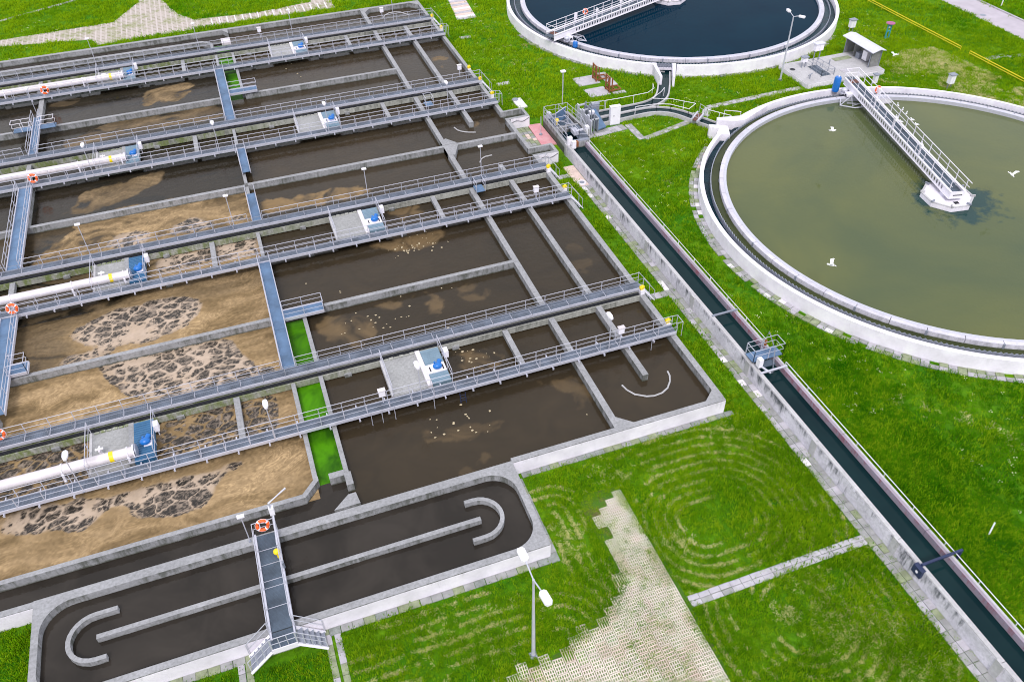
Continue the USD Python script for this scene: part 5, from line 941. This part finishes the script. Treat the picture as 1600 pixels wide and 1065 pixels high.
for (x0, x1, y0, y1), w in (((21.2, 22.5, 34.8, 35.35), 'first'), ((22.3, 23.5, 66.8, 67.4), 'third'), ((22.3, 23.5, 78.1, 78.65), 'farthest'), ((21.3, 22.5, 50.1, 50.6), 'second')):
    slabs('path', f'short slab landing at the foot of the steps of the {w} walkway pair', [(x0 + (x1 - x0) * i / 3, x0 + (x1 - x0) * (i + 1) / 3, y0, y1) for i in range(3)], ['slab_b', 'slab'])

# ---- grid paving on the front lawn: every slab its own piece with sixteen openings
strip_p = Polygon([(10.95, 22.0), (11.4, 22.5), (13.1, 22.4), (13.15, 20.6), (13.3, 18.5), (13.25, 13), (12.9, 9), (2, 9), (1.5, 13.9), (4.9, 15.1), (7.3, 15.4), (9.2, 16.25), (10.4, 16.7), (10.95, 17.4), (11.0, 19.5)])
far_p = Polygon([(-24, 93.7), (-21, 93.9), (-12.4, 92.3), (-11.8, 90.6), (-1, 91.1), (4, 91.5), (12.3, 91.4), (12.3, 93.9), (12.0, 98), (10.2, 98), (10.2, 94.1), (4.2, 93.2), (-2.2, 93.8), (-3.7, 96), (-5.3, 101.5), (-7.6, 104), (-7.6, 101.5), (-10.3, 96.3), (-21.2, 95.7), (-24, 96)])
obj('/World', 'paving_bed', MB().poly(strip_p.buffer(.05), 0, .036), M['ground'] if False else usdkit.material(stage, '/World/Looks/paving_bed_earth', {'g': ('geometry', {}), 'n': ('noise_texture', {'scale': 1.1, 'detail': 8.0, 'roughness': .8}),
    'r': ('rgb_ramp', {'ramp': [(.30, (.15, .12, .05)), (.42, (.075, .085, .015)), (.50, (.05, .13, .004)), (.8, (.03, .10, .002))]}), 'p': ('principled_bsdf', {'roughness': .95})}, [('g.position', 'n.vector'), ('n.fac', 'r.fac'), ('r.color', 'p.base_color')], surface='p.BSDF'), kind='structure')
gp = thing('grid_paving', 'pale concrete grass grid paving on the front lawn, partly overgrown', 'paving', kind='structure')
SX, SY = .50, .70
def grid_slab(x, y, z, ang):
    m = MB(); nx, ny, bw = 4, 4, .040
    for i in range(nx + 1): u = -SX / 2 + .02 + (SX - .04 - bw) * i / nx; m.obox((x, y), ang, u, u + bw, -SY / 2 + .012, SY / 2 - .012, 0, z)
    for j in range(ny + 1): w = -SY / 2 + .012 + (SY - .024 - bw) * j / ny; m.obox((x, y), ang, -SX / 2 + .02, SX / 2 - .02, w, w + bw, 0, z - .004)
    return m
eco_c = []
for i, x in enumerate(np.arange(1.4, 13.4, SX)):
    for y in np.arange(9.6 + .35 * (i % 2), 23, SY):
        if strip_p.buffer(.06).contains(Point(x, y)): eco_c.append((x, y))
for x, y in eco_c:
    over = float(nz(np.array([x]), np.array([y]), .45, 12)[0])
    if y > 19.6 and over > .57: continue
    g = grid_slab(x, y, .046 + rng.uniform(0, .010), rng.normal(0, .012)); obj(gp, 'grid_slab', g, M['eco' if rng.random() < .75 else 'eco_b'])
    if over > .56 and rng.random() < .5: obj(gp, 'turf_fill', MB().box(x - SX / 2 + .05, x + SX / 2 - .05, y - SY * rng.uniform(.1, .44), y + SY * rng.uniform(.1, .44), 0, .044), M['ground'])
M['eco_far'] = usdkit.material(stage, '/World/Looks/far_grid_paving', {'g': ('geometry', {}), 'b': ('brick_texture', {'scale': 1.0, 'offset': 0.0, 'brick_width': .5, 'row_height': .42, 'mortar_size': .085, 'mortar_smooth': .3, 'color1': (.17, .17, .09), 'color2': (.27, .23, .17), 'mortar': (.52, .46, .45)}),
    'n': ('noise_texture', {'scale': .8, 'detail': 7.0, 'roughness': .75}), 'r': ('rgb_ramp', {'ramp': [(.36, (0, 0, 0)), (.66, (1, 1, 1))]}), 'm': ('mix_color', {'b': (.46, .40, .37)}), 'r2': ('rgb_ramp', {'ramp': [(.50, (0, 0, 0)), (.66, (.85, .85, .85))]}), 'n2': ('noise_texture', {'scale': .45, 'detail': 7.0, 'roughness': .75}), 'm2': ('mix_color', {'b': (.16, .20, .03)}), 'p': ('principled_bsdf', {'roughness': .95})},
    [('g.position', 'b.vector'), ('g.position', 'n.vector'), ('g.position', 'n2.vector'), ('n.fac', 'r.fac'), ('r.color', 'm.fac'), ('b.color', 'm.a'), ('n2.fac', 'r2.fac'), ('r2.color', 'm2.fac'), ('m.result', 'm2.a'), ('m2.result', 'p.base_color')], surface='p.BSDF')
obj('/World', 'far_pavement', MB().poly(far_p, 0, .02), M['eco_far'], kind='structure')
rg = thing('far_path', 'laddered slab path along the far edge of the tank at the top', 'path', kind='structure')
for i in range(16): x = -.6 + .8 * i; obj(rg, 'slab', MB().box(x, x + .12, 91.6, 93.3, 0, .05), M['slab_c'])
obj('/World', 'far_kerb', MB().tube([(-26, 99.2, .03), (-21.65, 101.2, .03), (-10, 106.7, .03)], .12, 4), M['slab'], kind='structure')

# ------------------------------------------------------------------ grass
hard = unary_union([sbox(-40, 24.7, 20.75, 87.5), sbox(-13.55, 19.45, 8.9, 25), sbox(22.45, -5, 25.12, 53.3), Point(C2).buffer(17.75), Point(C1).buffer(17.4), sbox(20.2, 52.4, 22.3, 60.35), sbox(21.0, 53, 26, 60), sbox(26, 55, 29.4, 58.9),
    wet.buffer(.16), sbox(47.3, 56, 55.6, 60.6), strip_p.buffer(-.08), far_p, sbox(72.7, 20, 76.3, 150), sbox(13.3, 15.28, 22.5, 15.88), sbox(8.5, 24.5, 21.1, 25), sbox(-2.05, 8, -1.3, 19.6), sbox(-5.7, 8, -5.0, 19.6), sbox(-5.3, 18.9, -1.9, 20),
    LineString([(25.7, 55.4), (29.95, 55.7), (29.95, 53.35), (35, 54.6)]).buffer(.36), LineString([(36.6, 55), (37.6, 56.2), (47, 56.4)]).buffer(.32), sbox(29, 61.4, 32.5, 65.9), Polygon([(23.4, 82.8), (25.7, 82.8), (26.5, 89.6), (24.3, 89.6)]), sbox(22.4, 61.9, 23.4, 63.8)]
    + [sbox(x0, y0, x1, y1) for x0, x1, y0, y1 in ((21.2, 22.5, 34.8, 35.35), (22.3, 23.5, 66.8, 67.4), (22.3, 23.5, 78.1, 78.65))])
edge_w = strip_p.boundary.buffer(.42)
shapely.prepare(hard)
def scatter(poly, per_m2, seed):
    r = np.random.default_rng(seed); x0, y0, x1, y1 = poly.bounds; n = int((x1 - x0) * (y1 - y0) * per_m2)
    P = r.uniform((x0, y0), (x1, y1), (n, 2)); k = shapely.contains_xy(poly, P[:, 0], P[:, 1]) & ~shapely.contains_xy(hard, P[:, 0], P[:, 1]); return P[k]
def tuft(mats, n, h, spread, width, seed, flat=0.0):
    r = np.random.default_rng(seed); v, f = [], []
    for i in range(n):
        a = r.uniform(0, 2 * math.pi); x, y = r.normal(0, spread, 2); l = r.uniform(.3, 1.0) * h * (.7 + .5 * flat); hh = h * r.uniform(.6, 1.1) * (1 - flat)
        c, s = math.cos(a), math.sin(a); w = width * r.uniform(.6, 1.3); k = len(v)
        v += [(x - s * w, y + c * w, 0.01), (x + s * w, y - c * w, 0.01), (x + c * l * .5 - s * w * .7, y + s * l * .5 + c * w * .7, hh * .75 + .02), (x + c * l * .5 + s * w * .7, y + s * l * .5 - c * w * .7, hh * .75 + .02), (x + c * l, y + s * l, hh + .015)]
        f += [(k, k + 1, k + 3), (k, k + 3, k + 2), (k + 2, k + 3, k + 4)]
    return np.array(v), np.array(f)
def instancer(name, protos, P, scale, label, seed, cat='grass'):
    r = np.random.default_rng(seed); pi = UsdGeom.PointInstancer.Define(stage, '/World/' + name); paths = []
    for i, (mesh, mat) in enumerate(protos):
        m = usdkit.mesh(stage, f'/World/{name}/blades_{i:03d}' if i else f'/World/{name}/blades', mesh, mat); paths.append(m.GetPath())
    pi.CreatePrototypesRel().SetTargets(paths); n = len(P)
    pi.CreateProtoIndicesAttr(Vt.IntArray.FromNumpy(r.integers(0, len(protos), n).astype(np.int32)))
    pi.CreatePositionsAttr(Vt.Vec3fArray.FromNumpy(np.c_[P, np.zeros(n)].astype(np.float32)))
    a = r.uniform(0, 2 * np.pi, n); q = np.zeros((n, 4)); 
    pi.CreateOrientationsAttr(Vt.QuathArray([Gf.Quath(float(math.cos(t / 2)), 0, 0, float(math.sin(t / 2))) for t in a]))
    s = np.asarray(scale) * r.uniform(.7, 1.3, n); pi.CreateScalesAttr(Vt.Vec3fArray.FromNumpy(np.c_[s, s, s * r.uniform(.7, 1.3, n)].astype(np.float32)))
    tag(pi.GetPrim(), label, cat, kind='stuff')
protos = [(tuft(0, 16, .11, .10, .014, 1), M['leaf']), (tuft(0, 16, .09, .12, .016, 2), M['leaf']), (tuft(0, 14, .12, .09, .014, 3), M['leaf_y'])]
near = scatter(Polygon([(-25, 2), (30, 2), (30, 26), (-25, 26)]), 46, 1)
midr = scatter(Polygon([(20.5, 2), (62, 2), (80, 60), (80, 62), (20.5, 62)]), 20, 2)
farr = scatter(Polygon([(20.5, 62), (84, 62), (84, 100), (-30, 112), (-30, 87)]), 10, 3)
P_all = np.vstack([near, midr, farr]); sc_all = np.r_[np.full(len(near), 1.0), np.full(len(midr), 1.25), np.full(len(farr), 1.6)] * (.45 + 1.15 * nz(P_all[:, 0], P_all[:, 1], .55, 90, 5))
instancer('grass', protos, P_all, sc_all, 'short green turf covering the lawns around the tanks', 5)
# dry clippings left in rings and rows by the mower
def rings(c, hx, hy, r0, r1, step, box_, dens, seed, a0=None):
    r = np.random.default_rng(seed); out = []
    P = scatter(box_, dens, seed); dx = np.maximum(np.abs(P[:, 0] - c[0]) - hx, 0); dy = np.maximum(np.abs(P[:, 1] - c[1]) - hy, 0); d = np.hypot(dx, dy) + .20 * (nz(P[:, 0], P[:, 1], .8, seed) - .5)
    fr = np.abs(((d - r0) / step + .5) % 1 - .5); k = (d > r0 - .1) & (d < r1) & (fr * step < .058 * np.clip(.3 + 1.4 * nz(P[:, 0], P[:, 1], 2.2, seed + 5, 3), .3, 1.4)) & (nz(P[:, 0], P[:, 1], .9, seed + 1, 4) > .45)
    return P[k]
H = [rings((16.7, 19.0), .9, .35, .9, 5.4, .52, sbox(13.3, 15.9, 22.4, 24.5), 330, 31), rings((17.6, 13.3), .3, .5, 1.2, 6, .5, sbox(13.5, 6, 22.4, 15.2), 300, 32), rings((-2, 13.5), 9.5, 2.6, .3, 3.6, .55, sbox(-1.2, 8, 11, 19.5), 240, 33), rings((9.4, 18), .2, 4, .1, 2, .5, sbox(8.9, 15, 11, 24.4), 300, 35)]
cl = []
for k_, (x, y) in enumerate(np.random.default_rng(88).uniform((25.5, 4), (62, 75), (90, 2))):
    c_ = np.random.default_rng(900 + k_).normal((x, y), .12 + .2 * (k_ % 3) / 2, (5 + 4 * (k_ % 4), 2)); cl.append(c_[~shapely.contains_xy(hard, c_[:, 0], c_[:, 1])])
for x, y, s, n in ((19.0, 12.3, .9, 170), (20.5, 11.2, .8, 120), (17.0, 13.6, .25, 30), (14.3, 18.7, .35, 50), (20.4, 23.5, .7, 70), (21.2, 10.0, .8, 90), (21.5, 20.5, .5, 40), (12.9, 23.2, .7, 40), (9.7, 20.5, .5, 60), (30.0, 22.5, .4, 10), (33, 19, .3, 12), (4, 17.5, 1.5, 70), (18.8, 14.7, .5, 30)):
    c_ = np.random.default_rng(int(x * 10)).normal((x, y), s, (n, 2)); cl.append(c_[~shapely.contains_xy(hard, c_[:, 0], c_[:, 1])])
dry = scatter(Polygon([(54, 55), (57, 58), (60.5, 59.5), (63.6, 59), (65.2, 46), (62, 43.5), (59, 50.5), (55.5, 53.8)]), 60, 40); dn = nz(dry[:, 0], dry[:, 1], .5, 41, 4); dry = dry[dn > .43]
dry2 = scatter(Polygon([(56.5, 64), (62, 66), (63, 62), (58, 60)]), 2.5, 42)
dry3 = scatter(Polygon([(8.9, 91.5), (14, 93), (16, 99), (9, 99)]), 3, 43); dry4 = scatter(Polygon([(21, 62), (24, 80), (26, 82), (27, 70), (24, 62)]), .9, 44)
HP = np.vstack(H + cl + [dry, dry2, dry3, dry4]); hs = np.r_[np.full(sum(map(len, H)), .62), np.full(sum(map(len, cl)), .9), np.full(len(dry) + len(dry2) + len(dry3) + len(dry4), 1.3)]
instancer('dry_clippings', [(tuft(0, 12, .17, .07, .013, 11, .62), M['hay']), (tuft(0, 10, .13, .09, .014, 12, .7), M['hay'])], HP, hs, 'pale dry grass clippings lying in mown rings and rows on the lawn', 6)
fp = np.vstack([scatter(Polygon([(25.2, 10), (45, 10), (64, 62), (25.5, 62)]), .8, 71), scatter(Polygon([(20.6, 61), (44, 62), (64, 66), (64, 92), (-20, 100), (-20, 88), (20.6, 88)]), .6, 72)]); fp = fp[nz(fp[:, 0], fp[:, 1], .25, 73, 4) > .50]
M['petal'] = pbr('pale_petals', (.72, .70, .42), .9, var=.1); fh = MB().ball((0, 0, .10), .03, 0, (1, 1, .5)).ball((.10, .06, .09), .022, 0, (1, 1, .5)).ball((-.05, .10, .11), .025, 0, (1, 1, .5))
instancer('lawn_flowers', [(fh.arrays(), M['petal'])], fp, np.full(len(fp), 1.0), 'tiny pale flower heads scattered over the green lawn', 8, 'flowers')
# weeds between slabs and in the openings of the grid paving
W = [np.random.default_rng(60).uniform((22.4, 4), (23.2, 48), (420, 2))]
an = np.random.default_rng(61).uniform(126, 318, 700); rr = np.random.default_rng(62).choice([17.3, 17.48, 17.75], 700) + np.random.default_rng(63).normal(0, .06, 700); W.append(np.c_[C2[0] + rr * np.cos(np.radians(an)), C2[1] + rr * np.sin(np.radians(an))])
ep = np.random.default_rng(64).uniform((1, 9), (13.4, 22.5), (15000, 2)); ep = ep[shapely.contains_xy(strip_p, ep[:, 0], ep[:, 1]) & (nz(ep[:, 0], ep[:, 1], .8, 65, 5) > np.where(ep[:, 1] > 17.6, .455, .515))]; W.append(ep)
eg = np.random.default_rng(66).uniform((1, 9), (13.9, 23), (26000, 2)); eg = eg[shapely.contains_xy(edge_w, eg[:, 0], eg[:, 1]) & (nz(eg[:, 0], eg[:, 1], 1.3, 67, 4) > .44)]; W.append(eg)
W = np.vstack(W); instancer('weeds', [(tuft(0, 9, .07, .045, .012, 21), M['leaf']), (tuft(0, 9, .06, .05, .012, 22), M['leaf_y'])], W, np.full(len(W), 1.0), 'small green weeds in the joints of slabs and grid paving', 7)
